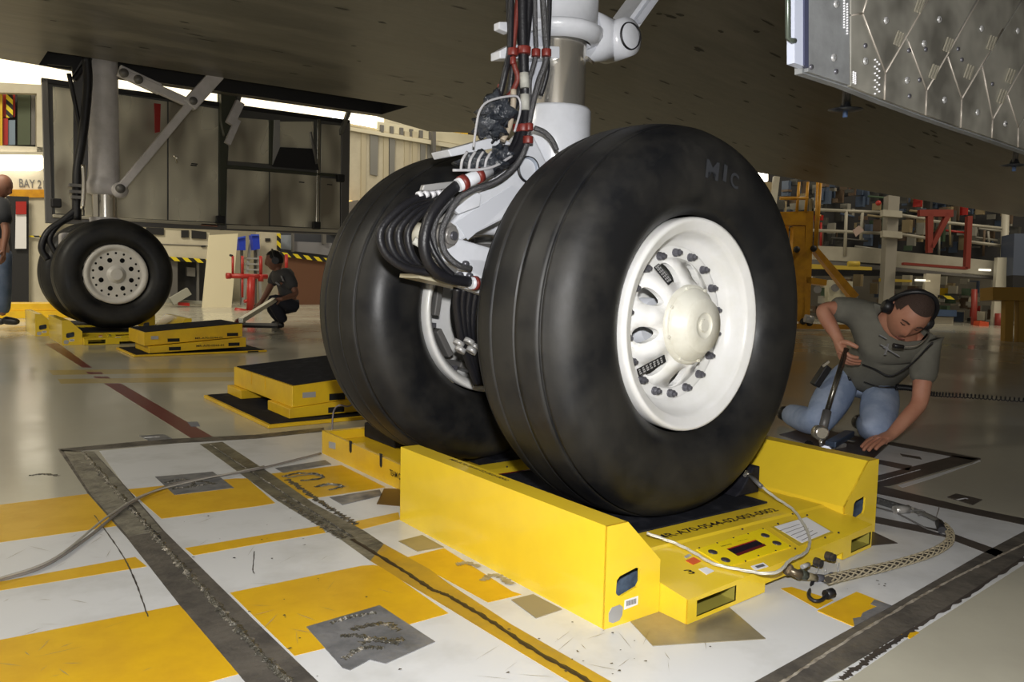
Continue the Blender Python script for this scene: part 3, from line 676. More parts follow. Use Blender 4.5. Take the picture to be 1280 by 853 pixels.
MB().prism([G(525, 343, .36), G(590, 358, .36), G(588, 362, .36), G(524, 348, .36)], (0, .12, 0)).build('bracket_tray', mat('aged_tray', (.42, .38, .27), .45), gear)
dr = (G(640, 290, .5)-G(600, 300, .5)).normalized()
ring = [G(576+35*math.cos(t)*1.9+30, 318+34*math.sin(t), .55) for t in [math.pi*(1.0+k/10) for k in range(11)]]
MB().tube(ring, .026, 12).build('brake_flange_arc', STR, gear)
# apex pin and castle nut
pv = G(515, 293, .52)
MB().tube([G(516, 292, .50), G(560, 296, .36)], .034, 24).build('pivot_pin', CRM, gear)
nt_ = G(558, 294, .335); pd = (G(560, 296, .36)-G(516, 292, .50)).normalized()
MB().tube([nt_-pd*.02, nt_+pd*.012], .038, 8).build('pivot_nut', STEEL, gear)
MB().tube([nt_+pd*.010, nt_+pd*.026], .026, 12).build('castle_nut', STEEL, gear)
MB().tube([nt_+pd*.02, nt_+pd*.034], .013, 12).build('stud_end', BOLT, gear)
MB().tube([G(517, 300, .40), G(545, 318, .38), G(556, 326, .37)], .012, 10).build('link_tube', CRM, gear)
# brackets on the upper cylinder
def plate(pts, y, th, name, m_=STR): return MB().prism([G(u, v, y) for u, v in pts], (0, th, 0)).build(name, m_, gear, bevel=.003)
plate([(624,27),(690,27),(690,36),(636,41),(624,36)], .36, .03, 'hose_bracket'); plate([(625,63),(640,55),(700,58),(700,73),(625,73)], .34, .05, 'hose_bracket')
plate([(560,187),(626,169),(640,180),(630,183),(564,196)], .36, .10, 'hose_bracket')
plate([(568,262),(596,240),(602,243),(600,258),(574,268)], .33, .02, 'hose_bracket')
plate([(640,-60),(705,-60),(705,110),(668,120),(655,60)], .40, .02, 'backing_plate', mat('pale_plate', (.52,.54,.60), .35))
# hoses
HR = []
def hose(pts, r, m_=HOSE, name='hydraulic_hose'):
    P_ = cr([G(*p) for p in pts], 7); h = MB().tube(P_, r, 10).build(name, m_, gear); return h
hose([(640,-40,.33),(638,40,.33),(637,66,.33),(632,88,.33),(627,110,.34),(622,128,.35)], .010)
hose([(652,-40,.33),(645,25,.33),(641,66,.33),(643,82,.32),(647,98,.32),(640,115,.33),(634,122,.34)], .0085, mat('red_hose', (.16,.028,.02), .5, bump=.2, bscale=200))
hose([(653,-40,.32),(653,20,.32),(654,62,.32),(655,95,.32),(657,125,.32),(656,155,.31),(648,185,.30),(625,208,.30),(597,222,.29),(572,232,.28)], .016)
hose([(664,-40,.33),(660,20,.33),(656,66,.33),(656,110,.33),(652,150,.32),(642,184,.31),(618,204,.30),(590,226,.31)], .013)
hose([(668,-40,.32),(669,30,.32),(670,66,.31),(666,85,.31),(662,100,.31),(661,140,.31),(655,158,.30)], .0075, HOSG)
hose([(677,-40,.31),(680,20,.31),(683,66,.30),(680,84,.30),(674,100,.30),(666,130,.30),(661,155,.30),(660,162,.30),(658,180,.29),(646,205,.29),(622,226,.29),(590,238,.29),(572,250,.29),(560,270,.29),(552,292,.29),(556,315,.29),(572,331,.29),(588,336,.30)], .0095, HOSG)
hose([(688,-40,.34),(686,30,.34),(684,66,.34),(684,90,.36),(676,120,.38)], .008)
hose([(646,-40,.36),(650,40,.36),(652,100,.35),(640,140,.36),(612,180,.37)], .011)
hose([(634,-40,.36),(637,40,.36),(640,90,.36),(628,150,.38),(600,172,.38)], .009)
hose([(668,160,.28),(680,165,.27),(690,175,.26),(696,188,.26)], .008, HOSG)
hose([(576,228,.28),(556,246,.27),(538,270,.265),(530,300,.265),(534,325,.27),(548,342,.28),(570,350,.29),(596,353,.30)], .016)
hose([(566,246,.31),(548,268,.31),(541,292,.31),(546,318,.31),(560,340,.30),(580,350,.29)], .010, HOSG)
hose([(560,240,.30),(545,258,.30),(535,285,.30),(540,310,.29),(552,330,.28),(566,344,.28)], .008)
for k in range(4):
    dx = 11*k
    hose([(548+dx*.2,243-k,.36+.02*k),(522+dx*.6,248+k*2,.35+.02*k),(498+dx*.9,262+k,.34+.02*k),(476+dx*1.05,288,.34+.02*k),(480+dx,314,.34+.02*k),(502+dx*.7,333,.34+.02*k),(530+dx*.3,340,.34+.02*k),(548,342,.33)], .0118)
for k in range(4):
    dx = 9*k; hose([(596-dx*.9,360,.40),(592-dx*.8,380,.42),(590-dx*.6,405,.44),(592-dx*.5,430,.46),(598-dx*.4,455,.48),(604-dx*.3,480,.50)], .013)
for k, (u, v) in enumerate(((572,432),(585,430),(592,436),(574,440),(588,441))):
    c = G(u, v, .42); MB().tube([c, c+Vector((.008, 0, .012))], .018, 12).build('hose_band', STKG, gear)
# white coupling with red bands
MB().tube([G(572,232,.27), G(612,213,.27)], .019, 20).build('coupling_sleeve', STR, gear)
for a, b in (((576,230),(582,227)), ((595,221),(601,218))):
    MB().tube([G(*a, .27), G(*b, .27)], .0225, 20).build('red_band', RED, gear)
MB().tube([G(588,354,.29), G(597,354,.29)], .018, 16).build('coupling_sleeve', STR, gear); MB().tube([G(592,354,.289), G(596,354,.289)], .021, 16).build('red_band', RED, gear)
for u, v, y_, r_ in ((641,65,.32,.016),(655,63,.31,.021),(670,66,.30,.014),(683,66,.29,.015),(641,76,.32,.010),(661,159,.29,.014),(654,160,.30,.018),(660,175,.28,.016),(645,160,.31,.010),(629,206,.29,.008),(625,110,.35,.008)):
    c = G(u, v, y_); MB().tube([c-Vector((0,0,.011)), c+Vector((0,0,.011))], r_, 12).build('hose_clamp', RED, gear, bevel=.002)
for u0, v0, u1, v1 in ((655,91,656,110),(656,118,656,138)):
    MB().tube([G(u0,v0,.305), G(u1,v1,.305)], .0145, 12).build('white_sleeve', mat('grubby_sleeve', (.42,.42,.38), .6), gear)
# clear protective boot, a crumpled dark bag over connectors
rb = random.Random(3)
def crumple(cu, cv, y, ru, rv, name, m_, seed, lobes=1):
    rb = random.Random(seed); mb = MB(); mb.sphere((0,0,0), 1, 12); c = G(cu, cv, y); s_ = 1/385
    U = rt; V = Vector((0, 0, 1)); W = fw
    for p in mb.v:
        n_ = .82+.28*math.sin(p.x*7+seed)*math.cos(p.z*6)+.10*rb.random(); q = p*n_
        p.xyz = c+U*(q.x*ru*s_)+V*(q.z*rv*s_)+W*(q.y*.06)
    return mb.build(name, m_, gear)
BOOT = mat('shiny_black_wrap', (.02, .024, .032), .18, col2=(.05, .055, .065), nscale=30, bump=1, bscale=50)
crumple(622, 143, .33, 24, 26, 'wrapped_connector', BOOT, 2); crumple(612, 158, .31, 22, 14, 'wrapped_connector', BOOT, 5); crumple(602, 206, .31, 30, 15, 'wrapped_connector', BOOT, 8); crumple(628, 196, .31, 16, 14, 'wrapped_connector', BOOT, 9)
for k in range(4): hose([(576+k*10,212,.265),(578+k*10,200,.255),(584+k*10,190,.26)], .004, mat('clear_tie', (.42,.42,.44), .25), 'cable_tie')
hose([(592,184,.27),(595,160,.27),(600,138,.27),(612,126,.27),(640,120,.27),(649,124,.27),(650,140,.27),(643,165,.27)], .0035, MATS['clear_tie'], 'safety_wire')
hose([(566,213,.27),(600,212,.25),(620,207,.25),(640,195,.26)], .004, MATS['clear_tie'], 'safety_wire')
hose([(642,112,.30),(641,135,.30),(636,160,.30),(628,176,.30)], .009, mat('tan_sleeve', (.40,.34,.26), .4), 'tan_sleeve')
plate([(530,231),(572,226),(574,233),(540,239),(528,238)], .33, .02, 'clip_tray', STKG)
for k in range(5):
    c = G(522+k*8, 245-k*.6, .35); MB().tube([c, c+Vector((.012, 0, .006))], .011, 10).build('hose_ferrule', STKW, gear)
for u, v, y_ in ((600,352,.32),(586,345,.32),(574,344,.31),(581,330,.30)):
    c = G(u, v, y_); MB().lathe([(-.012,.001),(-.012,.009),(0,.010)], c, 'Y', 8).build('bracket_bolt', BOLT, gear)
# ================================================================ FAR LANDING GEAR
gf = thing('landing_gear', 'grey far landing gear strut with diagonal drag brace, at left', 'landing gear', (-.13, 8.0, .67))
yg = 8.0
def H(u, v, y=yg): return Yp(u, v, y)
c0 = H(130, 200); c0.z = 0
MB().lathe([(1.50,.12),(1.52,.17),(1.62,.175),(1.66,.16),(1.7,.15),(2.3,.15),(3.0,.15)], c0, 'Z', 28).build('outer_cylinder', STG, gf)
MB().lathe([(1.2,.125),(1.55,.125)], c0, 'Z', 28).build('piston', CHR, gf)
MB().lathe([(.62,.10),(1.1,.14),(1.26,.155),(1.27,.12)], c0, 'Z', 24).build('lower_collar', STG, gf)
MB().tube([(c0.x, FY+.1, .672), (c0.x, FY+1.2, .672)], .07, 16).build('axle', STG, gf)
def hb(a, b, w0, th=.08, name='drag_brace', y=7.75): MB().bar(H(*a, y), H(*b, y), w0, th, (0, 1, 0)).build(name, STG, gf, bevel=.01)
hb((150,236), (238,130), .085, .075); hb((236,132), (272,92), .15, .10); hb((150,90), (236,129), .09, .07); hb((148,88),(200,112), .12, .06)
for u, v in ((150,236),(240,127),(154,92),(172,100)):
    MB().lathe([(-.07,.001),(-.07,.04),(-.02,.05)], H(u, v, 7.75), 'Y', 16).build('brace_pin', GRY, gf)
MB().sphere(H(150,238,7.8), .085, 8).build('brace_knuckle', STG, gf)
def fh(pts, r, m_=HOSE): MB().tube(cr([H(*p) for p in pts], 6), r, 8).build('hydraulic_hose', m_, gf)
fh([(108,70,7.8),(110,100,7.8),(107,140,7.8),(102,180,7.8),(97,210,7.8),(96,240,7.8),(96,275,7.8)], .045)
fh([(86,92,7.85),(92,120,7.85),(98,150,7.85),(100,165,7.85)], .022); fh([(92,100,7.9),(100,90,7.9),(112,72,7.9)], .03)
fh([(104,206,7.7),(105,230,7.7),(103,262,7.7)], .022, CHR)
fh([(96,262,7.8),(80,275,7.8),(60,290,7.8),(52,310,7.8),(60,325,7.8)], .035); fh([(92,270,7.8),(72,282,7.8),(62,300,7.8),(70,318,7.8)], .03)
for u, v in ((94,232),(95,240),(97,247)): MB().box((-.06,-.04,-.015),(.07,.04,.015), Matrix.Translation(H(u, v, 7.75))).build('hose_bracket', GRY, gf)
MB().prism([H(60,80,8.1), H(92,66,8.1), H(110,68,8.1), H(108,96,8.1), H(92,100,8.1), H(90,83,8.1)], (0,.05,0)).build('well_flap', BLK2, gf)
MB().prism([H(104,72,8.05), H(92,92,8.05), H(92,240,8.05), H(108,240,8.05), H(118,72,8.05)], (0,.03,0)).build('backing_plate', mat('dark_grey_plate', (.10,.10,.105), .5), gf)
MB().box((-.42,-.1,-.1),(-.16,.1,.1), Matrix.Translation(H(130,305,8.0))).build('torque_link', STG, gf, bevel=.03)
make_wheel(gear, 'large black-tired wheel nearest the camera, white rim with ring of bolts', onaxle(0), PSI, 'outer', letters=True)
make_wheel(gear, 'large black aircraft wheel partly hidden behind the nearest wheel', onaxle(.885), PSI, 'inner')
make_wheel(gf, 'far wheel facing the camera at left, grey rim pierced by round holes', (FX, FY+.18), 0, 'flat', white=WGY, zc=.672, deck=.12)
make_wheel(gf, 'black wheel at far left, mostly hidden behind the grey-rimmed far wheel', (FX-.02, FY+1.08), 0, 'flat', white=WGY, zc=.672, deck=.12)
# ================================================================ PLATFORM SCALES
def make_scale(label, guards=True, group=None):
    t = thing('platform_scale', label, 'scale', (.05, .1, 0), 0, group)
    if guards:
        # left guard: chamfered channel with a hand hole in its near end
        prof = [(-.545, 0), (-.374, 0), (-.374, .128), (-.482, .235), (-.545, .235)]
        y0, y1 = -.426, .524
        hole = [(-.509, .072), (-.513, .078), (-.511, .106), (-.502, .114), (-.452, .124), (-.441, .119), (-.440, .090), (-.447, .078), (-.498, .066)]
        g = thing_part = MB(); g.holed([Vector((x, y0, z)) for x, z in prof], [[Vector((x, y0, z)) for x, z in hole]], (0, .006, 0))
        P_ = [Vector((x, y0, z)) for x, z in prof]; n = len(P_)
        Q_ = [p+Vector((0, y1-y0, 0)) for p in P_]
        g.add(P_+Q_, [(i, (i+1) % n, n+(i+1) % n, n+i) for i in range(n)]+[tuple(range(n, 2*n))])
        gl = g.build('left_guard', YEL, t)
        MB().prism([Vector((x, y0+.05, z)) for x, z in ((-.54,.005),(-.38,.005),(-.38,.125),(-.485,.23),(-.54,.23))], (0, .005, 0)).build('channel_web', BLUG, gl)
        MB().prism([(-.532, y0-.0012, .016), (-.520, y0-.0012, .010), (-.500, y0-.0012, .012), (-.492, y0-.0012, .022), (-.490, y0-.0012, .040), (-.500, y0-.0012, .048), (-.524, y0-.0012, .047), (-.533, y0-.0012, .036)], (0, .0012, 0)).build('round_sticker', STKG, gl)
        MB().prism([(-.486, y0-.001, .033), (-.444, y0-.001, .036), (-.443, y0-.001, .056), (-.485, y0-.001, .055)], (0, .001, 0)).build('barcode_sticker', STKW, gl)
        m_ = MB()
        for k in range(9): m_.prism([(-.480+.0035*k, y0-.0016, .040), (-.478+.0035*k, y0-.0016, .040), (-.478+.0035*k, y0-.0016, .052), (-.480+.0035*k, y0-.0016, .052)], (0, .0005, 0))
        m_.build('barcode', GRY, gl)
        text('guard_text', 'MR-A70-0544-02-003-0002', (-.507, .30, .235), (0, -1, 0), (1, 0, 0), .013, INK, gl, width=.29)
        prof = [(.655, 0), (.655, .232), (.600, .232), (.482, .105), (.482, 0)]
        y0, y1 = -.36, .50
        hole = [(.526, .066), (.530, .108), (.539, .116), (.583, .124), (.591, .118), (.590, .080), (.582, .070), (.536, .058)]
        g = MB(); g.holed([Vector((x, y0, z)) for x, z in prof], [[Vector((x, y0, z)) for x, z in hole]], (0, .006, 0))
        P_ = [Vector((x, y0, z)) for x, z in prof]; Q_ = [p+Vector((0, y1-y0, 0)) for p in P_]
        g.add(P_+Q_, [(i, (i+1) % n, n+(i+1) % n, n+i) for i in range(n)]+[tuple(range(n, 2*n))])
        gr_ = g.build('right_guard', YEL, t)
        MB().prism([Vector((x, y0+.04, z)) for x, z in ((.65,.005),(.65,.225),(.60,.225),(.487,.10),(.487,.005))], (0, .005, 0)).build('channel_web', BLUG, gr_)
    # platform
    MB().prism([(-.374, .524, .012), (.482, .524, .012), (.482, .524, .094), (-.374, .524, .094)], (0, -.79, 0)).build('platform', YEL, t, bevel=.003)
    MB().box((-.368, -.185, .094), (.345, .515, .100)).build('grip_mat', MATB, t)
    # control housing, sloping to the front
    f = -.51
    MB().prism([(-.374, -.18, .004), (-.374, -.18, .095), (-.374, -.288, .095), (-.374, -.298, .088), (-.374, f, .060), (-.374, f, .004)], (.36, 0, 0)).build('housing', YEL, t, bevel=.0015) if False else None
    def hsg(x0, x1, zb_, fy0, fy1):
        zt = lambda y: .090+(y+.298)*(.030/.212)
        A = [(x0, -.18, zb_), (x0, -.18, .095), (x0, -.286, .095), (x0, -.296, .0905), (x0, fy0, zt(fy0)), (x0, fy0, zb_)]
        B = [(x1, -.18, zb_), (x1, -.18, .095), (x1, -.286, .095), (x1, -.296, .0905), (x1, fy1, zt(fy1)), (x1, fy1, zb_)]
        return A, B
    def pod(x0, x1, xh0, xh1, fy0, fy1):   # end pod with an open fork pocket
        A, B = hsg(x0, x1, .002, fy0, fy1)
        mb = MB(); n = 6; A = [Vector(p) for p in A]; B = [Vector(p) for p in B]
        mb.add(A+B, [(0,1,2,3,4,5), (11,10,9,8,7,6), (1,2,8,7), (2,3,9,8), (3,4,10,9), (5,0,6,11)])
        ff = lambda x, z: Vector((x, fy0+(fy1-fy0)*(x-x0)/(x1-x0), z))
        mb.holed([ff(x0, .002), ff(x1, .002), B[4], A[4]], [[ff(xh0, .012), ff(xh1, .012), ff(xh1, .050), ff(xh0, .050)]], (0, .004, 0))
        o = mb.build('fork_pod', YEL, t)
        MB().add([ff(xh0,.012), ff(xh1,.012), ff(xh1,.050), ff(xh0,.050)]+[ff(xh0,.012)+Vector((0,.22,0)), ff(xh1,.012)+Vector((0,.22,0)), ff(xh1,.050)+Vector((0,.22,0)), ff(xh0,.050)+Vector((0,.22,0))],
                 [(0,1,5,4),(1,2,6,5),(2,3,7,6),(3,0,4,7)]).build('fork_pocket', mat('pocket_olive', (.30,.26,.05), .4), o)
        return o
    pod(-.372, -.06, -.338, -.185, -.512, -.487); pod(.325, .50, .372, .492, -.458, -.44)
    A, B = hsg(-.06, .325, .024, -.487, -.458); A = [Vector(p) for p in A]; B = [Vector(p) for p in B]
    MB().hexa(A, B).build('control_housing', YEL, t)
    p0 = Vector((0, -.298, .0905)); n_ = Vector((0, -.030, .212)).normalized(); up_ = Vector((0, .212, .030)).normalized(); xx = Vector((1, 0, 0))
    def S_(X, Y_): return PLN(760+X/3.556, 580+Y_/3.556, p0, n_)
    def flat(pts, name, m_, par=t, h=.0012, lift=0): return MB().prism([S_(*p)+n_*lift for p in pts], n_*h).build(name, m_, par)
    cp = flat([(392,383),(690,288),(815,372),(525,462)], 'control_plate', mat('bright_yellow_plate', (.86,.66,.01), .3), h=.002)
    flat([(527,383),(655,342),(702,368),(577,414)], 'display', mat('display_glass', (.018,.012,.02), .12), cp, .0006, .0022)
    flat([(527,383),(655,342),(660,345),(533,386)], 'display_bezel', REDM, cp, .0008, .0022); flat([(692,360),(702,368),(577,414),(566,406)], 'display_bezel', mat('dark_red_bezel', (.12,.01,.015), .3), cp, .0008, .0022)
    for X, Y_ in ((465,397),(522,432),(698,323),(750,357)):
        c = S_(X, Y_)+n_*.002; k_ = MB(); k_.lathe([(0, .012), (.002, .012), (.003, .009), (.003, .0005)], (0,0,0), 'Z', 16); q = n_.to_track_quat('Z', 'Y').to_matrix()
        k_.v = [q @ p+c for p in k_.v]; b_ = k_.build('push_button', mat('button_black', (.04,.035,.04), .3), cp)
    for X, Y_ in ((405,378),(485,356),(557,333),(622,315),(610,435),(745,390),(540,462),(808,370),(832,380),(668,412)):
        MB().sphere(S_(X, Y_)+n_*.0015, .0028, 4).build('screw', INK, cp)
    for X, Y_ in ((755,268),(885,230),(1025,308),(965,330),(820,225),(335,368),(597,292),(688,292)):
        MB().sphere(S_(X, Y_)+n_*.0005, .0035, 4).build('screw', INK, t)
    flat([(722,283),(880,236),(1003,306),(848,368)], 'card_holder', mat('holder_edge', (.52,.38,.03), .35), h=.001)
    pap = flat([(740,282),(882,240),(988,303),(862,354)], 'paper_card', STKW, t, .0008, .001)
    for k in range(5):
        a = S_(765+24*k, 300+11*k); b = S_(880+18*k, 262+9*k); MB().bar(a+n_*.002, a.lerp(b, .75)+n_*.002, .002, .0003, n_).build('printed_line', GRY, pap)
    flat([(635,457),(690,441),(713,458),(655,476)], 'barcode_sticker', STKW); flat([(652,458),(688,447),(700,456),(665,467)], 'barcode', GRY, t, .0014)
    flat([(345,432),(380,416),(414,434),(378,450)], 'red_sticker', mat('orange_red_sticker', (.62,.10,.02), .5)); flat([(403,470),(437,461),(472,478),(438,494)], 'white_sticker', STKW)
    flat([(338,415),(360,402),(372,408),(348,421)], 'grey_sticker', STKG)
    e1 = (S_(535,372)-S_(505,381)).normalized()
    text('panel_text', 'Intercomp', S_(508,374)+n_*.002, xx, up_, .007, INK, cp, width=.040, depth=.0005)
    text('panel_text', 'weighing systems', S_(578,351)+n_*.002, xx, up_, .003, INK, cp, width=.04, depth=.0005)
    text('panel_number', '3', S_(363,492), -up_*.2+xx*.0-Vector((0,0,0))+xx, up_, .022, INK, t, width=.020, depth=.0006)
    text('stencil_text', 'MR-A70-0544-02-003-0002', (-.190, -.256, .0955), (1, 0, 0), (0, 1, 0), .030, INK, t, width=.498, depth=.0006)
    # sockets on the housing front
    for X, Y_ in ((928,437),(985,412)):
        c = Yp(760+X/3.556, 580+Y_/3.556, -.475); k_ = MB(); k_.lathe([(0.012,.012),(-.006,.012),(-.007,.010),(-.015,.0105),(-.015,.0005)], c, 'Y', 12, False); s_ = k_.build('capped_socket', mat('socket_dark', (.06,.055,.055), .35, .5), t)
        lp = [c+Vector((.004*math.sin(a), -.028, -.010-.012*(1-math.cos(a)))) for a in [2*math.pi*k/12 for k in range(13)]]; MB().tube(lp, .0012, 6).build('cap_lanyard', STKG, s_)
    return t
ns = make_scale('near yellow platform scale with raised guards under the closest wheel', group='platform scales')
# far copies
for i, (dx, dy, lb) in enumerate(((FX+.0, FY-.35+.45, 'yellow platform scale under the grey-rimmed far wheel at left'), (FX-.1, FY+1.25, 'yellow platform scale at far left, farthest from the camera'))):
    c = copy_tree(ns); c.location = (ns.location.x+dx, ns.location.y+dy, 0); c['label'] = lb
# second scale of the near gear: low open kerb at its left, guard-free
t2 = thing('platform_scale', 'yellow platform scale with low kerb beneath the wheel behind the nearest one', 'scale', (.05, 1.1, 0), 0, 'platform scales')
ya, yb = .86, 1.537
MB().prism([(-.375, .58, 0), (-.375, 1.537, 0), (-.375, 1.537, .098), (-.375, .58, .088)], (.012, 0, 0)).build('kerb_plate', YELD, t2)
for u, v0, v1, w_ in ((438, 551, 567, 3.2), (476, 567, 585, 3.2)):
    a = Xp(u-w_/2, v0, -.376); b = Xp(u+w_/2, v0+1, -.376); c = Xp(u+w_/2-.2, v1-2, -.376); e = Xp(u, v1, -.376); f = Xp(u-w_/2+.2, v1-3, -.376)
    MB().prism([a, b, c, e, f], (.002, 0, 0)).build('slot', VOID, t2)
MB().prism([Xp(u, v, -.3765) for u, v in ((411,552),(419,554),(419,562),(411,560))], (.002, 0, 0)).build('metal_label', STKG, t2)
text('kerb_text', 'TEAM CORP', Xp(487, 594, -.3765), (0, -1, 0), (0, 0, 1), .022, INK, t2, width=.13)
MB().box((-.363, .60, .0), (.62, 1.53, .06)).build('platform', YELD, t2)
MB().box((-.363, 1.50, .06), (.62, 1.53, .098)).build('back_kerb', YELD, t2)
MB().box((-.06, .70, .06), (.58, 1.50, .100)).build('grip_mat', MATB, t2)
h2 = MB().prism([(-.363, .70, .09), (-.363, .64, .085), (-.363, .535, .065), (-.363, .535, .01), (-.363, .70, .01)], (.86, 0, 0)).build('control_housing', YEL, t2)
MB().box((-.12, .56, .0), (.12, .61, .003), Matrix.Translation((0, -.0, .0745)) @ Matrix.Rotation(.0, 4, 'X')).build('display', mat('lit_red_glass', (.25,.01,.015), .2), h2)
for px_ in (-.16, -.05, .1, .2): MB().sphere((px_, .64, .087), .004, 4).build('screw', INK, h2)
# black chocks
ck = MB().prism([(-.20, 1.497, .124), (-.20, 1.497, .061), (-.20, 1.216, .061), (-.20, 1.216, .13)], (.13, 0, 0)).build('wheel_chock', mat('chock_black', (.008,.008,.012), .7, col2=(.015,.015,.02), nscale=30, spec=.25), bevel=.006)
tag(ck, 'black block chock beside the half-hidden near wheel on the low yellow scale', 'chock')
c = Vector((.30, -.10, .1005)); ck2 = MB().prism([c+Vector((0,0,0)), c+Vector((.115,0,0)), c+Vector((.115,0,.085)), c+Vector((.085,0,.085)), c+Vector((.03,0,.02))], (0, .20, 0)).build('wheel_chock', MATS['chock_black'], bevel=.004)
tag(ck2, 'small black wedge chock wired to the right of the nearest wheel', 'chock')
# ================================================================ RAMP PLATES
def ramp_block(label, pts, z0, z1, mat_top=True, slots=(), group=None, notch=None, txt=None, m_=YELD, g0=0, g1=0):
    c = sum((Vector((p[0], p[1], 0)) for p in pts), Vector((0,0,0)))/len(pts); c.z = z0
    t = thing('ramp_block', label, 'ramp', c, 0, group)
    xm = min(p[0] for p in pts)
    MB().hexa([Vector((p[0], p[1], z0+g0*(p[0]-xm))) for p in pts], [Vector((p[0], p[1], z1+g1*(p[0]-xm))) for p in pts]).build('block_body', m_, t, bevel=.003)
    if mat_top:
        Q_ = [Vector((c.x+(p[0]-c.x)*.965, c.y+(p[1]-c.y)*.965, z1+g1*(c.x+(p[0]-c.x)*.965-xm))) for p in pts]
        MB().prism(Q_, (0, 0, .004)).build('grip_mat', MATB, t)
    return t
# near stack: corners measured on the tops
def rect(a, b, c): a, b, c = Vector(a), Vector(b), Vector(c); return [a, b, b+(c-a), c]
zt = .185
A = Z(288, 459, zt); B = Z(370, 483, zt); Cq = Z(412, 444, zt)
x0, x1 = A.x, A.x+1.02; yA, yB = A.y, B.y
def rb_(x0, x1, y0, y1): return [(x0, y0), (x1, y0), (x1, y1), (x0, y1)]
rx, ry0, ry1 = (A.x+B.x)/2, B.y, A.y
s1 = ramp_block('yellow ramp block with black top, topmost of the near stack', rb_(rx, rx+.72, ry0, ry1), .076, zt, group='ramp blocks of the near stack', g0=.07, g1=.073)
s2 = ramp_block('yellow ramp block in the middle of the near stack', rb_(rx-.02, rx+.74, ry0-.01, ry0+.30), .023, .074, False, group='ramp blocks of the near stack', g0=.015, g1=.07)
s2b = MB().box((rx-.03, ry1-.22, .023), (rx+.3, ry1+.03, .074)).build('block_leg', YELD, s2, bevel=.003)
s3 = ramp_block('wide yellow ramp plate with black top, bottom of the near stack', rb_(rx-.16, rx+.86, ry0-.10, ry1+.06), 0.0, .018, group='ramp blocks of the near stack')
def slot(par, x, y, z, w_=.09, h=.035, m_=VOID): MB().box((x, y-.0015, z), (x+w_, y+.004, z+h)).build('hand_slot', m_, par, bevel=.001)
slot(s1, rx+.20, ry0, .098); slot(s2, rx+.19, ry0-.01, .034, h=.03)
MB().box((rx+.055, ry0-.002, .122), (rx+.125, ry0+.004, .150)).build('metal_label', STKG, s1)
for fr in (.42, .66):
    y_ = ry0+(ry1-ry0)*fr; MB().box((rx-.003, y_, .12), (rx+.002, y_+.02, zt)).build('side_rib', YELD, s1)
print('stack', rx, ry0, ry1)
# far stack
zt = .20
fx0 = Z(180, 416, zt).x; fy0 = Z(180, 416, zt).y; fx1 = fx0+.83
print('farstack', fx0, fy0, fx1, Z(151,407,zt), Z(262,399,zt))
f1 = ramp_block('yellow ramp block with black top, topmost of the far stack', rb_(fx0, fx0+.84, fy0, fy0+.62), .084, zt, group='ramp blocks of the far stack', g0=.069, g1=.072)
f2 = ramp_block('yellow ramp block in the middle of the far stack', rb_(fx0+.03, fx0+.86, fy0-.04, fy0+.5), .023, .080, False, group='ramp blocks of the far stack', g0=.035, g1=.069)
f3 = ramp_block('yellow ramp plate with black top, bottom of the far stack', rb_(fx0-.1, fx0+1.04, fy0-.08, fy0+.66), .001, .018, group='ramp blocks of the far stack')
for p_, y_, z_, g_ in ((f1, fy0, .10, .07), (f2, fy0-.04, .035, .04)):
    slot(p_, fx0+.19, y_, z_+.19*g_, .10, .03); slot(p_, fx0+.70, y_, z_+.70*g_, .10, .03)
    text('stencil_text', 'MR-A70-0544-01', (fx0+.42, y_-.0015, z_+.03), (1, 0, 0), (0, 0, 1), .018, INK, p_, width=.24)
slot(f3, fx0+.86, fy0-.08, .003, .10, .012)
MB().box((fx0+.055, fy0-.003, .14), (fx0+.115, fy0, .168)).build('metal_label', STKG, f1)
# farthest stack, at the left edge
ll = Z(20, 400, .0)
g1 = ramp_block('yellow ramp block at the left edge behind the standing man', rb_(ll.x-.35, ll.x+.75, ll.y+.3, ll.y+.9), .001, .10, False)
g2 = ramp_block('yellow upper ramp block at the left edge behind the standing man', rb_(ll.x-.30, ll.x+.70, ll.y+.34, ll.y+.86), .102, .20, False)
# ================================================================ CABLES AND CONNECTORS OF THE NEAR SCALE
n_ = Vector((0, -.030, .212)).normalized(); p0 = Vector((0, -.298, .0905))
def S2(X, Y_, h=.006): return PLN(760+X/3.556, 580+Y_/3.556, p0, n_)+n_*h
def rope(pts, r, m_, name, label, cat):
    P_ = cr(pts, 14); mb = MB()
    L_ = 0; acc = [0]
    for a, b in zip(P_, P_[1:]): L_ += (b-a).length; acc.append(L_)
    for ph in (0, 2.094, 4.189):     # three twisted strands
        Q_ = []
        k = 0; step = r*1.1; s = 0
        nv = Vector((0, 0, 1))
        while s <= L_:
            while k < len(acc)-2 and acc[k+1] < s: k += 1
            f_ = (s-acc[k])/max(1e-9, acc[k+1]-acc[k]); p = P_[k].lerp(P_[k+1], f_); t = (P_[k+1]-P_[k]).normalized()
            sd = t.cross(nv).normalized(); uu = sd.cross(t); a = s/(r*4.2)+ph
            Q_.append(p+(sd*math.cos(a)+uu*math.sin(a))*r*.5); s += step
        mb.tube(Q_, r*.58, 5)
    o = mb.build(name, m_); tag(o, label, cat); return o
rope([S2(168,340,.02), S2(300,368,.008), S2(380,405), S2(470,455), S2(600,487,.008), S2(700,515,.016), S2(760,510,.022), S2(800,470,.024), S2(870,425,.018), S2(893,370,.012), S2(885,320,.010), S2(855,265,.010), S2(815,220,.014), S2(740,178,.02), S2(675,150,.035)], .0042, WIRE, 'tether_wire', 'twisted pale wire tether looped over the control panel of the near scale', 'wire')
e_ = thing('tether_clip', 'grey sleeve and shackle joining wire tether to the small wedge chock', 'clip', S2(650,130,.035))
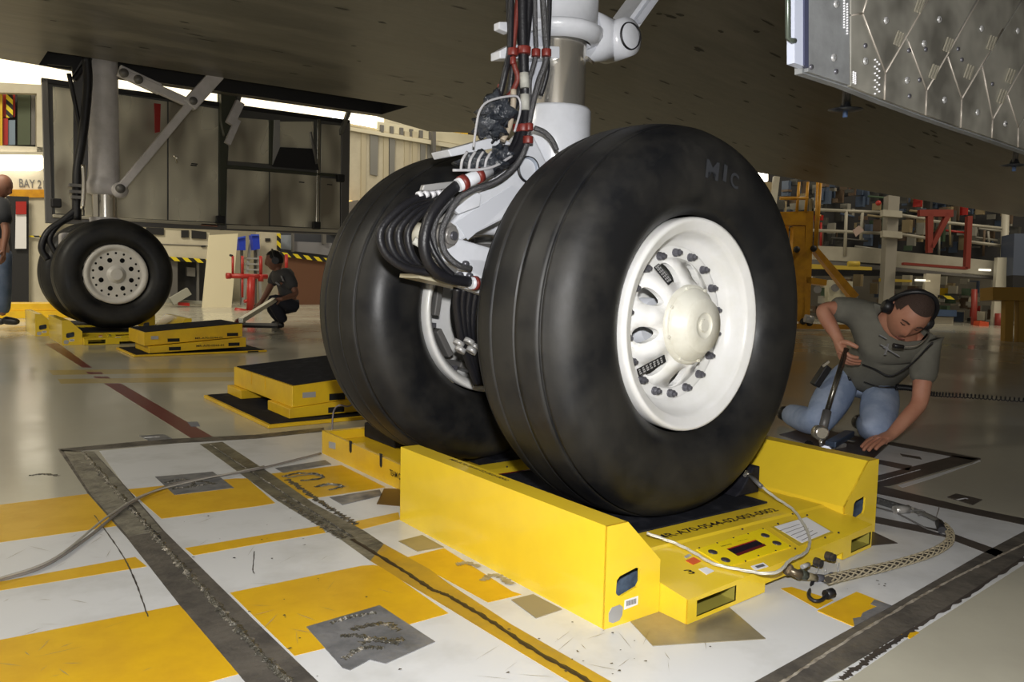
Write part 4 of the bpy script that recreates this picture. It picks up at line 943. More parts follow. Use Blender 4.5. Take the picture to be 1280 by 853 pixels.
MB().tube([S2(675,150,.035), S2(620,112,.045)], .007, 10).build('sleeve', GRY, e_); MB().tube([S2(622,113,.045), S2(602,98,.05)], .0045, 8).build('shackle', CHR, e_)
MB().tube([S2(612,92,.05), S2(598,112,.045)], .006, 8).build('shackle_pin', CHR, e_)
# braided loom
br = mat('braided_sleeve', (.46, .40, .28), .45, .3)
nt = br.node_tree; tc = nt.nodes.new('ShaderNodeTexCoord'); 
def braid(pts, r, label):
    P_ = cr(pts, 16); t = thing('braided_cable', label, 'cable', P_[len(P_)//2]); MB().tube(P_, r*.8, 10).build('cable_core', mat('sleeve_dark', (.035,.03,.025), .5), t)
    acc = [0]
    for a, b in zip(P_, P_[1:]): acc.append(acc[-1]+(b-a).length)
    mb = MB(); nst = 5
    for dr_ in (1, -1):
        for st in range(nst):
            Q_ = []; s = 0; k = 0
            while s <= acc[-1]:
                while k < len(acc)-2 and acc[k+1] < s: k += 1
                p = P_[k].lerp(P_[k+1], (s-acc[k])/max(1e-9, acc[k+1]-acc[k])); tt = (P_[k+1]-P_[k]).normalized(); sd = tt.cross(Vector((0,0,1))).normalized(); uu = sd.cross(tt)
                a = dr_*s/(r*2.3)+2*math.pi*st/nst; Q_.append(p+(sd*math.cos(a)+uu*math.sin(a))*r*.92); s += r*.9
            mb.tube(Q_, r*.20, 4, False)
    mb.build('braid_strands', br, t); return t
braid([Z(1035,725,.03), Z(1060,719,.02), Z(1110,708,.014), Z(1160,693,.014), Z(1184,680,.014), Z(1188,668,.014), Z(1180,657,.014)], .0115, 'thick braided cable curving over the white floor right of the near scale')
bs = thing('grey_cable', 'grey cable with metal couplings running behind the near scale to the braided cable', 'cable', Z(1130,632,.01))
MB().tube(cr([Z(1182,660,.014), Z(1172,651,.014), Z(1155,643,.012), Z(1140,637,.012)], 10), .008, 10).build('cable_jacket', mat('grey_jacket', (.10,.095,.085), .5), bs)
MB().tube(cr([Z(1086,623,.012), Z(1110,630,.012), Z(1130,636,.014)], 8), .013, 10).build('braided_end', mat('dark_braid', (.09,.09,.09), .4, .5, bump=1, bscale=200), bs)
MB().tube([Z(1118,638,.014), Z(1136,637,.014)], .015, 8).build('coupling', STEEL, bs); MB().tube([Z(1134,636,.014), Z(1140,638,.014)], .011, 10).build('coupling', CHR, bs)
MB().tube([Z(1178,664,.014), Z(1174,654,.014)], .013, 10).build('tape_wrap', HOSE, bs)
MB().tube(cr([Z(1138,639,.02), Z(1150,638,.02), Z(1156,641,.015), Z(1148,644,.01)], 6), .003, 6).build('lanyard', GRY, bs)
MB().tube([Z(1090,633,.006), Z(1120,641,.006), Z(1160,662,.006), Z(1182,668,.006)], .003, 6).build('thin_lead', GRY, bs)
w3 = MB().tube([Z(1160,645,.004), Z(1170,648,.004), Z(1174,634,.02)], .0015, 6).build('wire_offcut', STEEL); tag(w3, 'bent bare wire lying on the white floor beside the braided cable', 'wire')
cn = thing('cable_connector', 'metal cable connector plugged into the near scale front with a black cap', 'connector', Z(1010,722,.03))
def K(X, Y_, y=-.50): return Yp(930+X/8.531, 660+Y_/8.531, y)
MB().tube([K(430,430,-.47), K(480,450,-.49)], .0155, 16).build('flange', mat('aged_brass', (.16,.13,.09), .35, .7), cn)
MB().tube([K(480,450,-.49), K(560,490,-.50), K(600,505,-.505)], [.010,.011,.013], 14).build('plug_body', MATS['aged_brass'], cn)
MB().tube([K(600,490,-.505), K(660,510,-.508)], .0125, 8).build('knurled_ring', mat('olive_ring', (.09,.10,.08), .35, .6), cn)
MB().tube([K(660,510,-.508), K(760,540,-.51)], .0105, 14).build('plug_barrel', mat('tan_barrel', (.32,.27,.17), .4, .5), cn)
MB().tube([K(760,540,-.51), K(880,550,-.512)], .0115, 12).build('cable_clamp', BOLT, cn); MB().tube([K(870,520,-.512), K(930,490,-.512), K(1010,490,-.512)], .004, 8).build('clamp_strap', BOLT, cn)
MB().tube([K(620,420,-.50), K(690,390,-.50)], .006, 10).build('side_valve', STKG, cn)
MB().tube(cr([K(735,570,-.512), K(705,660,-.53), Z(1011,745,.012), Z(1017,751,.010), Z(1026,751,.010), Z(1033,745,.014)], 8), .0048, 10).build('cap_strap', HOSE, cn)
MB().tube([Z(1032,744,.016), Z(1041,741,.018)], .012, 8).build('rubber_cap', DARK, cn)
MB().tube([K(770,480,-.49), K(800,420,-.48), K(810,380,-.475)], .0012, 6).build('lanyard', STKG, cn)
# thin flat lead across the painted floor at left
gl_ = rope and MB().tube(cr([Z(-30,732,.005), Z(0,725,.005), Z(55,708,.005), Z(110,672,.006), Z(165,628,.008), Z(210,608,.006), Z(250,599,.006), Z(310,589,.006), Z(350,580,.006), Z(401,567,.006)], 8), .0045, 8).build('floor_cable', mat('grey_lead', (.20,.18,.16), .45))
tag(gl_, 'thin grey cable snaking over yellow and white floor bands at lower left', 'cable')
g2_ = MB().tube(cr([Z(-30,731,.012), Z(0,723,.013), Z(70,697,.013), Z(140,642,.015), Z(200,612,.014), Z(330,583,.014)], 8), .003, 6).build('floor_cable', mat('pale_lead', (.34,.32,.28), .4))
tag(g2_, 'thinner pale lead running alongside the grey floor cable at lower left', 'cable')
ww = MB().tube(cr([Z(415,540,.01), Z(417,515,.10), Z(424,507,.14), Z(436,508,.13), Z(450,500,.15)], 8), .004, 6).build('looped_wire', mat('violet_grey_lead', (.20,.17,.18), .5)); tag(ww, 'thin wire arching from the near ramp stack down to the floor', 'wire')
# ================================================================ PEOPLE
def skin_obj(name, chains, mat_, parent, sub=2, root=None, extra=None):
    """chains: list of lists of (point, radius); chains share points by identity of coordinates"""
    me = bpy.data.meshes.new(name); vs = []; idx = {}; es = []; rs = []
    def vi(p, r):
        k = tuple(round(c, 4) for c in p)
        if k not in idx: idx[k] = len(vs); vs.append(Vector(p)); rs.append(r)
        return idx[k]
    for ch in chains:
        q = [vi(p, r) for p, r in ch]
        es += [(a, b) for a, b in zip(q, q[1:]) if a != b]
    me.from_pydata(vs, es, []); o = bpy.data.objects.new(name, me); COL.objects.link(o)
    md = o.modifiers.new('skin', 'SKIN'); md.use_smooth_shade = True
    sv = me.skin_vertices[0].data
    for i, r in enumerate(rs):
        rr = r if isinstance(r, tuple) else (r, r); sv[i].radius = rr; sv[i].use_root = (i == 0)
    ss = o.modifiers.new('sub', 'SUBSURF'); ss.levels = sub; ss.render_levels = sub
    bpy.context.view_layer.update()
    m2 = bpy.data.meshes.new_from_object(o.evaluated_get(bpy.context.evaluated_depsgraph_get()))
    bpy.data.objects.remove(o)
    if extra:
        bm = bmesh.new(); bm.from_mesh(m2)
        for mb in extra:
            vv = [bm.verts.new(p) for p in mb.v]
            for f in mb.f:
                try: fc = bm.faces.new([vv[i] for i in f]); fc.smooth = True
                except ValueError: pass
        bm.to_mesh(m2); bm.free()
    m2.materials.clear(); m2.materials.append(mat_)
    r_ = bpy.data.objects.new(name, m2); COL.objects.link(r_); r_.parent = parent; m2.transform(parent_matrix(parent).inverted())
    return r_
def head_mb(c, face, upv, s=.115, scl=(.74, .90, 1.08), hair=False):
    """c centre, face = forward direction, upv = crown direction; sculpted ovoid with brow, sockets, nose, mouth, chin"""
    face = Vector(face).normalized(); upv = Vector(upv); upv = (upv-face*upv.dot(face)).normalized(); sd = face.cross(upv)
    mb = MB(); N = 28; vs = []
    g = lambda a, b, w_: math.exp(-((a-b)/w_)**2)
    for i in range(N+1):
        th = math.pi*i/N
        for k in range(2*N):
            ph = math.pi*k/N; x = math.sin(th)*math.sin(ph); y = math.sin(th)*math.cos(ph); z = math.cos(th)
            X = x*scl[0]; Y_ = y*scl[1]; Zz = z*scl[2]
            jaw = max(0, -z); X *= 1-.30*jaw**1.5; Y_ *= 1-.10*jaw
            if y > 0:
                Y_ += .03*jaw
                Y_ += .20*g(x, 0, .14)*g(z, -.20, .17)*y            # nose
                Y_ += .07*g(x, 0, .12)*g(z, .02, .16)*y
                Y_ -= .10*(g(x, .33, .17)+g(x, -.33, .17))*g(z, .06, .11)*y   # sockets
                Y_ += .05*g(z, .24, .09)*g(x, 0, .5)*y              # brow
                Y_ += .05*g(x, 0, .22)*g(z, -.48, .05)*y; Y_ -= .045*g(x, 0, .25)*g(z, -.555, .028)*y; Y_ += .05*g(x, 0, .2)*g(z, -.62, .05)*y
                Y_ += .09*g(x, 0, .25)*g(z, -.84, .15)*y             # chin
            if hair:
                X *= 1.05; Y_ *= 1.05; Zz *= 1.04
            vs.append(Vector(c)+(sd*X+face*Y_+upv*Zz)*s)
    fs = []
    for i in range(N):
        for k in range(2*N):
            f = (i*2*N+k, i*2*N+(k+1) % (2*N), (i+1)*2*N+(k+1) % (2*N), (i+1)*2*N+k)
            if hair:
                th = math.pi*(i+.5)/N; ph = math.pi*(k+.5)/N; y = math.sin(th)*math.cos(ph); z = math.cos(th)
                if not (z > .62-.0*y and y < .95 or (y < .45 and z > .25) or (y < .15 and z > -.30)): continue
            fs.append(f)
    mb.add(vs, fs, True); return mb, sd, face, upv
def ear(c, sd, face, upv, s, sign):
    mb = MB(); mb.sphere((0,0,0), 1, 8); o = Vector(c)+sd*sign*s*.74+upv*(-.02*s)-face*.04*s
    mb.v = [o+sd*(p.x*.10*s)*1+face*(p.y*.15*s)+upv*(p.z*.26*s) for p in mb.v]; return mb
def hand(wrist, direction, palm_n, r=.011, L_=.19, curl=.5, thumb=1, spread=.5):
    """chains for a palm and five curved fingers"""
    d = Vector(direction).normalized(); n_ = Vector(palm_n); n_ = (n_-d*n_.dot(d)).normalized(); s = d.cross(n_)
    w_ = Vector(wrist); ch = []; hub = w_+d*.045
    ch.append([(w_, .026), (hub, (.036, .022))])
    for i, (off, ln) in enumerate(((-1.5, .066), (-.5, .082), (.5, .078), (1.5, .060))):
        k0 = w_+d*.085+s*off*.021
        a = curl*.55; p = k0; dd = (d+s*off*.06*spread).normalized(); pts = [(hub, (.036, .022)), (k0, r*1.15)]
        for j, f in enumerate((.42, .32, .26)):
            dd = (dd*math.cos(a)+n_*math.sin(a)).normalized(); p = p+dd*ln*f*1.15; pts.append((p, r*(1.0-.10*j)))
            a = curl*.75
        ch.append(pts)
    b = w_+d*.025+s*(-.024*thumb); t1 = b+(d*.6-s*thumb*.7+n_*.5*curl).normalized()*.034; t2_ = t1+(d*.85-s*thumb*.25+n_*.8*curl).normalized()*.030; t3 = t2_+(d*.9+n_*.9*curl).normalized()*.022
    ch.append([(hub, (.036, .022)), (b, r*1.3), (t1, r*1.25), (t2_, r*1.1), (t3, r*.9)])
    return ch
# ---- kneeling man at the right, leaning over a wrench
pm = thing('person', 'kneeling man in grey-green t-shirt, jeans and black headset using a long wrench', 'person', (2.0, .62, 0))
pel = D(1078, 476, 4.28); chest = D(1112, 436, 4.02); upc = D(1114, 408, 3.95); neck = D(1128, 404, 3.88)
shR = D(1072, 388, 4.02); elR = D(1026, 386, 4.0); wrR = D(1048, 424, 3.92)
shL = D(1158, 432, 3.92); elL = D(1150, 505, 3.86); wrL = D(1112, 546, 3.80)
hpR = D(1056, 474, 4.28); hpL = D(1102, 482, 4.28)
knR = Z(1020, 530, .085); knL = Z(1096, 540, .085)
back = Vector((.55, .75, 0)).normalized()
anR = knR+back*.40+Vector((.0,0,-.02)); anL = knL+back*.36+rt*.10+Vector((0,0,-.02))
hc = D(1136, 392, 3.80)
face_d = (-fw*.70+Vector((0,0,-.75))-rt*.28).normalized(); crown = (Vector((0,0,.75))-fw*.35+rt*.30)
hm, hs, hf, hu = head_mb(hc, face_d, crown, .118)
ex = [hm, ear(hc, hs, hf, hu, .118, 1), ear(hc, hs, hf, hu, .118, -1)]
chains = [[(pel, .09), (chest, (.11,.085)), (upc, (.09,.07)), (neck, .060), (hc, .06)], [(upc, .10), (shR, .055), (elR, .042), ((elR+wrR)/2, .038), (wrR, .026)], [(upc, .10), (shL, .055), (elL, .040), ((elL+wrL)/2, .037), (wrL, .027)],
          [(pel, .10), (hpR, .08), (knR, .06), (anR, .04)], [(pel, .10), (hpL, .08), (knL, .06), (anL, .04)]]
hd = hand(wrR, (D(1054, 446, 3.88)-wrR), -fw*.2-rt*.2+Vector((0,0,-.3))+rt*.9, .0105, curl=1.25, thumb=-1)
hl = hand(wrL, (D(1082, 556, 3.72)-wrL), Vector((0,0,-1)), .0105, curl=.30, thumb=1)
bd = skin_obj('body', chains+hd+hl, SKN, pm, 2, extra=ex)
hr, *_ = head_mb(hc, face_d, crown, .118, hair=True); hr.build('hair', HAIR, pm)
BROW = mat('brow_brown', (.06, .028, .018), .8)
for sg in (-1, 1):
    P0 = hc+hf*.118*.86+hu*.118*.24
    MB().tube([P0+hs*sg*.018+hf*.004, P0+hs*sg*.034+hu*.004, P0+hs*sg*.052-hf*.012-hu*.003], [.004, .0045, .003], 6).build('eyebrow', BROW, pm)
    MB().tube([P0+hs*sg*.020-hu*.022-hf*.008, P0+hs*sg*.034-hu*.025-hf*.008, P0+hs*sg*.046-hu*.022-hf*.016], .003, 6).build('eyelid', BROW, pm)
MB().tube([hc+hf*.118*.93-hu*.118*.56+hs*a_*.022-hf*abs(a_)*.006 for a_ in (-1, -.5, 0, .5, 1)], .0028, 6).build('lips', mat('lip_red', (.20, .06, .05), .5), pm)
# clothes
mid = lambda a, b, t: Vector(a).lerp(Vector(b), t)
skin_obj('t_shirt', [[(mid(pel, chest, -.02), (.15,.13)), (mid(pel, chest, .5), (.165,.14)), (chest, (.18,.15)), (upc, (.15,.125)), (mid(upc, neck, .55), .085)], [(upc, (.135,.11)), (shR, .078), (mid(shR, elR, .42), .070), (mid(shR, elR, .74), .064)], [(upc, (.135,.11)), (shL, .078), (mid(shL, elL, .35), .070), (mid(shL, elL, .70), .066)]], SHT, pm, 2)
skin_obj('jeans', [[(mid(pel, chest, .16), (.13,.11)), (pel, (.135,.12))], [(pel, (.135,.12)), (hpR, .098), (mid(hpR, knR, .5), .098), (knR, .078), (mid(knR, anR, .5), .07), (anR, .058)], [(pel, (.135,.12)), (hpL, .098), (mid(hpL, knL, .5), .096), (knL, .078), (mid(knL, anL, .5), .068), (anL, .055)]], JEAN, pm, 2)
for nm, a in (('shoe', anR), ('shoe', anL)):
    skin_obj(nm, [[(a+Vector((0,0,.0)), .045), (a+back*.07+Vector((0,0,-.01)), .045), (a+back*.12+Vector((0,0,-.02)), .03)]], DARK, pm, 2)
MB().tube(cr([pel+(-fw*.13)+(r2*a_*.13)+Vector((0,0,.035-abs(a_)*.02)) for a_ in (-1.0, -.6, 0, .6, 1.0)], 6), .013, 8).build('belt', DARK, pm)
MB().bar(D(1034,458,4.12), D(1018,482,4.12), .05, .035).build('belt_pouch', DARK, pm, bevel=.004)
m_ = MB(); m_.bar(D(1028,458,4.08), D(1036,452,4.08), .012, .012); m_.build('pouch_clip', CHR, pm)
# shirt print
for (u0, v0, u1, v1) in ((1099,419,1108,424),(1100,431,1110,436),(1104,434,1124,446),(1110,430,1106,444)):
    MB().bar(D(u0,v0,3.80), D(u1,v1,3.795), .004, .016, fw).build('shirt_print', mat('print_grey', (.22,.22,.23), .7), pm)
hset = thing('headset', 'black headset with boom microphone on the kneeling man', 'headset', hc)
band = [hc+hs*(.118*.90*math.cos(a))+hu*(.118*1.15*math.sin(a))-hf*.01 for a in [math.pi*k/16 for k in range(17)]]
MB().tube(band, .011, 10).build('headband', DARK, hset)
for sg in (1, -1):
    c = hc+hs*sg*.118*.78-hu*.01; MB().tube([c-hs*sg*.012, c+hs*sg*.022, c+hs*sg*.032], [.033,.031,.020], 16).build('ear_cup', DARK, hset)
cc = hc+hs*(1 if hs.dot(r2) > 0 else -1)*.12
MB().tube(cr([cc-hu*.03, D(1160,420,3.72), D(1146,432,3.66), D(1128,434,3.66)], 6), .003, 6).build('microphone_boom', CHR, hset)
MB().tube([D(1129,434,3.66), D(1117,432,3.65)], [.009,.011], 10).build('microphone', DARK, hset)
MB().tube(cr([D(1166,428,3.72), D(1158,436,3.74), D(1145,450,3.78), D(1130,462,3.82), D(1112,470,3.86), D(1094,462,3.90), D(1078,456,3.95)], 6), .004, 6).build('headset_cord', DARK, hset)
# coiled cord trailing to the right
P_ = cr([D(1080,478,4.05), D(1100,484,3.98), D(1120,484,4.0), D(1140,486,4.2), D(1160,492,4.4), D(1220,496,4.6), D(1300,502,4.9)], 40); Q_ = []
for i, p in enumerate(P_):
    if i < 80: Q_.append(p)
    else:
        for s in range(2):
            a = (i*2+s)*1.15; q = p.lerp(P_[min(i+1, len(P_)-1)], s/2); Q_.append(q+Vector((0,0,1))*math.cos(a)*.013+fw*math.sin(a)*.013)
cl = MB().tube(Q_, .0035, 5).build('coiled_cord', DARK); tag(cl, 'black coiled cord stretched to the right from the kneeling man', 'cord')
# wrench
wr = thing('torque_wrench', 'long steel torque wrench upright in the kneeling man\'s hand', 'wrench', D(1026,545,3.74))
MB().tube([D(1058,436,3.86), D(1032,520,3.77)], [.013,.012], 12).build('handle', mat('dark_steel', (.16,.15,.13), .25, .9), wr)
MB().tube([D(1034,514,3.78), D(1028,538,3.75)], .020, 10).build('collar', GRY, wr)
c = D(1025,541,3.72); MB().tube([c+fw*.02, c-fw*.02, c-fw*.026], [.034,.034,.024], 24).build('ratchet_head', CHR, wr)
MB().tube([D(1026,548,3.71), D(1026,558,3.70)], [.010,.006], 10).build('drive_square', CHR, wr)
jk = thing('lock_fitting', 'pale grey metal fitting on the floor under the wrench head', 'fitting', Z(1032,562,.0))
MB().tube([Z(1032,565,.0), Z(1032,565,.06)], [.035,.026], 10).build('fitting_body', mat('pale_grey_casting', (.32,.34,.40), .4, .3), jk); MB().tube([Z(1008,560,.01), Z(1012,556,.03)], .022, 10).build('knob', DARK, jk)
MB().box((-.05,-.02,0),(.05,.02,.02), Matrix.Translation(Z(1046,560,.0))).build('foot_plate', STEEL, jk, bevel=.004)
rg_ = MB()
for k in range(9): c = Z(985+k*7, 556+k*1.6, .008); rg_.sphere(c, .010, 5, (1, 1, .7))
rg_ = rg_.build('drag_chain', STEEL); tag(rg_, 'short steel chain lying along the far side of the right guard', 'chain')
tl = thing('hand_tool', 'blue-grey metal hand tool lying between the kneeling man\'s knees', 'tool', Z(1058,552,.0))
MB().bar(Z(1038,556,.03), Z(1062,542,.03), .05, .03).build('tool_body', mat('blue_steel', (.10,.14,.22), .3, .6), tl, bevel=.006); MB().bar(Z(1056,550,.012), Z(1068,552,.012), .02, .008).build('tool_tip', CHR, tl)
# ---- crouching man in the distance
pc = thing('person', 'crouching man in charcoal t-shirt and dark trousers holding a pole, far back', 'person', Z(357, 411, 0))
d0 = 10.6
pel = D(364,381,d0); chest = D(358,352,d0-.05); upc = D(352,343,d0-.08); hc = D(343,326,d0-.15)
shF = D(360,345,d0-.25); elF = D(371,368,d0-.3); wrF = D(352,374,d0-.55); shB = D(343,347,d0+.1); elB = D(334,366,d0); wrB = D(325,380,d0-.1)
hpF = D(366,384,d0-.12); knF = D(338,372,d0-.2); anF = D(356,404,d0-.15); hpB = D(362,384,d0+.1); knB = D(336,384,d0+.15); anB = D(352,402,d0+.15)
fdir = (-rt*.9-fw*.35+Vector((0,0,-.22))); hm, hs2, hf2, hu2 = head_mb(hc, fdir, Vector((0,0,1)), .118)
skin_obj('body', [[(pel, .10), (chest, .11), (upc, .09), (D(348,338,d0-.12), .06), (hc, .06)], [(upc, .09), (shF, .05), (elF, .042), (wrF, .027)], [(upc, .09), (shB, .05), (elB, .04), (wrB, .027)], [(pel, .1), (hpF, .08), (knF, .06), (anF, .04)], [(pel, .1), (hpB, .08), (knB, .06), (anB, .04)]]
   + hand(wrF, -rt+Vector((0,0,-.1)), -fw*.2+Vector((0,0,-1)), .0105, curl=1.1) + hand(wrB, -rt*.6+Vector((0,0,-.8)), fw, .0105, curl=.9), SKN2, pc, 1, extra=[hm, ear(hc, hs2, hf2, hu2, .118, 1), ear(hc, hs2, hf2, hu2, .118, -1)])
hr, *_ = head_mb(hc, fdir, Vector((0,0,1)), .120, hair=True); hr.build('hair', HAIR2, pc)
skin_obj('t_shirt', [[(mid(pel, chest, .1), (.15,.13)), (chest, (.17,.14)), (upc, (.14,.12)), (D(349,339,d0-.1), .075)], [(upc, (.14,.12)), (shF, .085), (mid(shF, elF, .75), .075)], [(upc, (.14,.12)), (shB, .08), (mid(shB, elB, .6), .07)]], SHT2, pc, 1)
skin_obj('trousers', [[(mid(pel, chest, .15), .14), (pel, .15)], [(pel, .15), (hpF, .11), (mid(hpF, knF, .5), .11), (knF, .09), (mid(knF, anF, .5), .08), (anF, .065)], [(pel, .15), (hpB, .11), (knB, .09), (anB, .06)]], NAVY, pc, 1)
for a in (anF, anB): skin_obj('shoe', [[(a-Vector((0,0,.02)), .05), (a-rt*.14-Vector((0,0,.035)), .04)]], DARK, pc, 1)
for a, b in ((D(352,345,d0-.32), D(355,352,d0-.32)), (D(345,353,d0-.25), D(350,357,d0-.25))): MB().bar(a, b, .02, .05, fw).build('shirt_print', MATS['print_grey'], pc)
h2_ = thing('headset', 'black ear defenders on the crouching man far back', 'headset', hc)
MB().tube([hc+hs2*(.118*.90*math.cos(a))+hu2*(.118*1.20*math.sin(a)) for a in [math.pi*k/12 for k in range(13)]], .014, 8).build('headband', DARK, h2_)
for sg in (1, -1): c = hc+hs2*sg*.10; MB().tube([c, c+hs2*sg*.03], .045, 12).build('ear_cup', DARK, h2_)
pj = thing('jack_pole', 'silver pole held by the crouching man, hinged to a low frame on the floor', 'tool', Z(300,408,0))
MB().bar(D(343,375,d0-.6), D(301,401,d0-1.6), .05, .05).build('pole', mat('alu_pole', (.45,.45,.43), .3, .8), pj)
fb = [Z(303,408,.05), Z(347,409,.05)]; MB().bar(fb[0], fb[1], .05, .03).build('base_rail', BLK2, pj); MB().bar(Z(303,405,.1), Z(347,406,.1), .03, .03).build('base_rail', GRY, pj)
MB().lathe([(-.03,.001),(-.03,.06),(.03,.06),(.03,.001)], Z(300,404,.10), 'Y', 16).build('caster', RED, pj)
# ---- man standing at the left edge
pl = thing('person', 'man in black shirt and jeans cut off by the left frame edge', 'person', Z(0, 404, 0))
d0 = 9.25
def E_(u, v, dd=0): return D(u, v, d0+dd)
hc = E_(2, 233); fdir = rt*.8-Vector((0,0,.35))
hm, a1, a2, a3 = head_mb(hc, fdir, Vector((0,0,1)), .125)
pel = E_(-8, 310); chest = E_(-6, 270); upc = E_(-6, 254)
skin_obj('body', [[(pel,.11),(chest,.12),(upc,.1),(E_(-3,246),.065),(hc,.06)], [(upc,.1),(E_(2,258,-.2),.06),(E_(8,290,-.25),.045),(E_(4,312,-.3),.03)], [(upc,.1),(E_(-18,258,.2),.06),(E_(-18,300,.2),.045),(E_(-12,322,.2),.03)], [(pel,.11),(E_(2,318,-.1),.09),(E_(3,362,-.1),.06),(E_(3,396,-.1),.045)], [(pel,.11),(E_(-16,318,.1),.09),(E_(-14,362,.1),.06),(E_(-14,396,.1),.045)]]
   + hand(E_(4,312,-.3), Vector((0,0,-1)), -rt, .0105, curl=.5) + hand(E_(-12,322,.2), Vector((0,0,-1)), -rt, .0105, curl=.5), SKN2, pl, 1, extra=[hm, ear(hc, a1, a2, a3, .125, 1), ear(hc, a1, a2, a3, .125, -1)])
skin_obj('shirt', [[(mid(pel, chest, -.55), (.20,.18)), (mid(pel, chest, -.1), (.20,.18)), (mid(pel, chest, .5), (.19,.16)), (chest, (.19,.16)), (upc, (.15,.13)), (E_(-4,249), .09)], [(upc, (.15,.13)), (E_(2,258,-.2), .095), (E_(7,282,-.24), .09)], [(upc, (.15,.13)), (E_(-18,258,.2), .09), (E_(-18,285,.2), .085)]], SHT3, pl, 1)
skin_obj('jeans', [[(mid(pel, chest, .1), .15), (pel, .16)], [(pel, .16), (E_(2,322,-.1), .12), (E_(4,362,-.1), .095), (E_(4,394,-.1), .08)], [(pel, .16), (E_(-16,322,.1), .12), (E_(-14,362,.1), .095), (E_(-14,394,.1), .08)]], JEAN2, pl, 1)
for u in (3, -15): skin_obj('shoe', [[(E_(u,400), .055), (E_(u+14,402), .045), (E_(u+22,402.5), .035)]], DARK, pl, 1)
# ================================================================ BACKGROUND, LEFT
Y1 = 16.6
def W(u, v, y=Y1): return Yp(u, v, y)
def bar2(name, pts, m_, y=Y1, th=.1, par=None, **k): return MB().prism([W(u, v, y) for u, v in pts], (0, th, 0)).build(name, m_, par, **k)
def solo(name, pts, m_, label, cat, y=Y1, th=.1, group=None): return tag(bar2(name, pts, m_, y, th), label, cat, group)
# upper gallery, lit soffit over it given a glow of its own
so = thing('gallery', 'cream upper gallery with an opening onto shelving, above the standing man', 'gallery', W(20, 200))
bar2('fascia', [(-60,100),(90,108),(90,118),(-60,114)], CREAM, Y1, .2, so); bar2('pier', [(46,116),(58,117),(58,192),(46,190)], CREAM, Y1, .2, so); bar2('fascia', [(-60,180),(58,184),(58,193),(-60,190)], CREAM, Y1, .2, so)
bar2('fascia', [(-60,213),(66,213),(66,246),(-60,246)], CREAM, Y1, .3, so); bar2('gallery_back', [(-60,112),(60,112),(60,190),(-60,190)], BLK2, Y1+.8, .05, so)
bar2('crane_rail', [(12,237),(66,237),(66,247),(12,247)], ORG, Y1-.12, .1, so)
text('sign_text', 'BAY 21', W(24,234,Y1-.02), (1,0,0), (0,0,1), .16, GRY, so, width=.42)
pn = solo('soffit_glow', [(-200,60),(480,60),(480,158),(90,106),(-200,116)], GLOW, 'broad lamp-washed soffit under the belly edge at left, brightness given as glow', 'light', 17.45, .08)
lt = thing('ceiling_light', 'bright fluorescent fixture at the left edge above the yellow rail', 'light', W(20, 200)); bar2('diffuser', [(-80,193),(52,193),(54,197),(54,211),(50,213),(-80,211)], LAMP, Y1-.3, .12, lt); bar2('housing', [(-80,189),(54,190),(54,194),(-80,193)], CREAM, Y1-.32, .18, lt)
for i, (a, b) in enumerate((((415,144),(475,153)), ((534,160),(590,172)))):
    t = thing('ceiling_light', ('long lit tube fixture right of the far door top', 'long lit tube fixture just left of the hose bundle')[i], 'light', W(*a, Y1-.2)); bar2('diffuser', [a, b, (b[0], b[1]+7), (a[0], a[1]+5)], LAMP, Y1-.2, .1, t); bar2('housing', [(a[0], a[1]+6), (b[0], b[1]+8), (b[0], b[1]+12), (a[0], a[1]+9)], mat('tan_housing', (.38,.33,.22), .5), Y1-.15, .1, t)
gt = thing('equipment_rack', 'upper shelf with red, yellow and blue parts in gallery opening at top left', 'rack', W(20,150,Y1+.3))
bar2('upright', [(0,118),(3,118),(3,182),(0,182)], mat('bright_yellow', (.7,.45,.02), .4), Y1+.3, .1, gt); bar2('panel', [(4,118),(19,118),(19,146),(4,146)], REDM, Y1+.5, .1, gt); bar2('panel', [(4,148),(10,148),(10,181),(4,181)], REDM, Y1+.4, .1, gt)
bar2('chevron_panel', [(8,118),(16,118),(16,147),(8,147)], HAZ, Y1+.38, .06, gt); bar2('panel', [(10,150),(19,150),(19,181),(10,181)], mat('steel_blue', (.20,.27,.36), .5), Y1+.45, .1, gt); bar2('panel', [(22,118),(38,118),(38,181),(22,181)], mat('moss_grey', (.08,.10,.06), .6), Y1+.5, .1, gt); bar2('panel', [(39,118),(44,118),(44,181),(39,181)], GRY, Y1+.5, .1, gt)
# ground level, left
cb = thing('control_cabinet', 'cream cabinet wall with dark louvres under the far door', 'cabinet', W(225, 380, 14.8))
bar2('cabinet_body', [(180,286),(262,291),(262,324),(180,320)], CREAM, 14.8, .5, cb)
for P_ in ([(183,284),(205,285),(205,294),(183,293)], [(227,288),(236,288),(236,297),(227,297)], [(240,288),(258,290),(258,299),(240,298)]): bar2('louvre', P_, BLK2, 14.76, .04, cb)
bar2('panel_gap', [(180,304),(260,307),(260,308),(180,305)], GRY, 14.78, .02, cb)
bar2('latch', [(252,307),(257,307),(257,309),(252,309)], BLK2, 14.76, .03, cb)
bar2('legs', [(213,325),(222,325),(222,378),(213,378)], GRY, 14.8, .2, cb); bar2('recess', [(222,326),(262,328),(262,378),(222,378)], BLK2, 15.1, .1, cb); bar2('junction_box', [(234,334),(244,335),(244,346),(234,345)], GRY, 14.9, .1, cb); bar2('support_tube', [(246,327),(249,327),(249,376),(246,376)], GRY, 14.95, .05, cb)  # black recess sheet stands for the shade beneath the cabinet
solo('hazard_rail', [(212,321),(258,324),(258,329),(212,326)], HAZ, 'black and yellow striped rail on the cream cabinet left of the white board', 'rail', 14.7, .06)
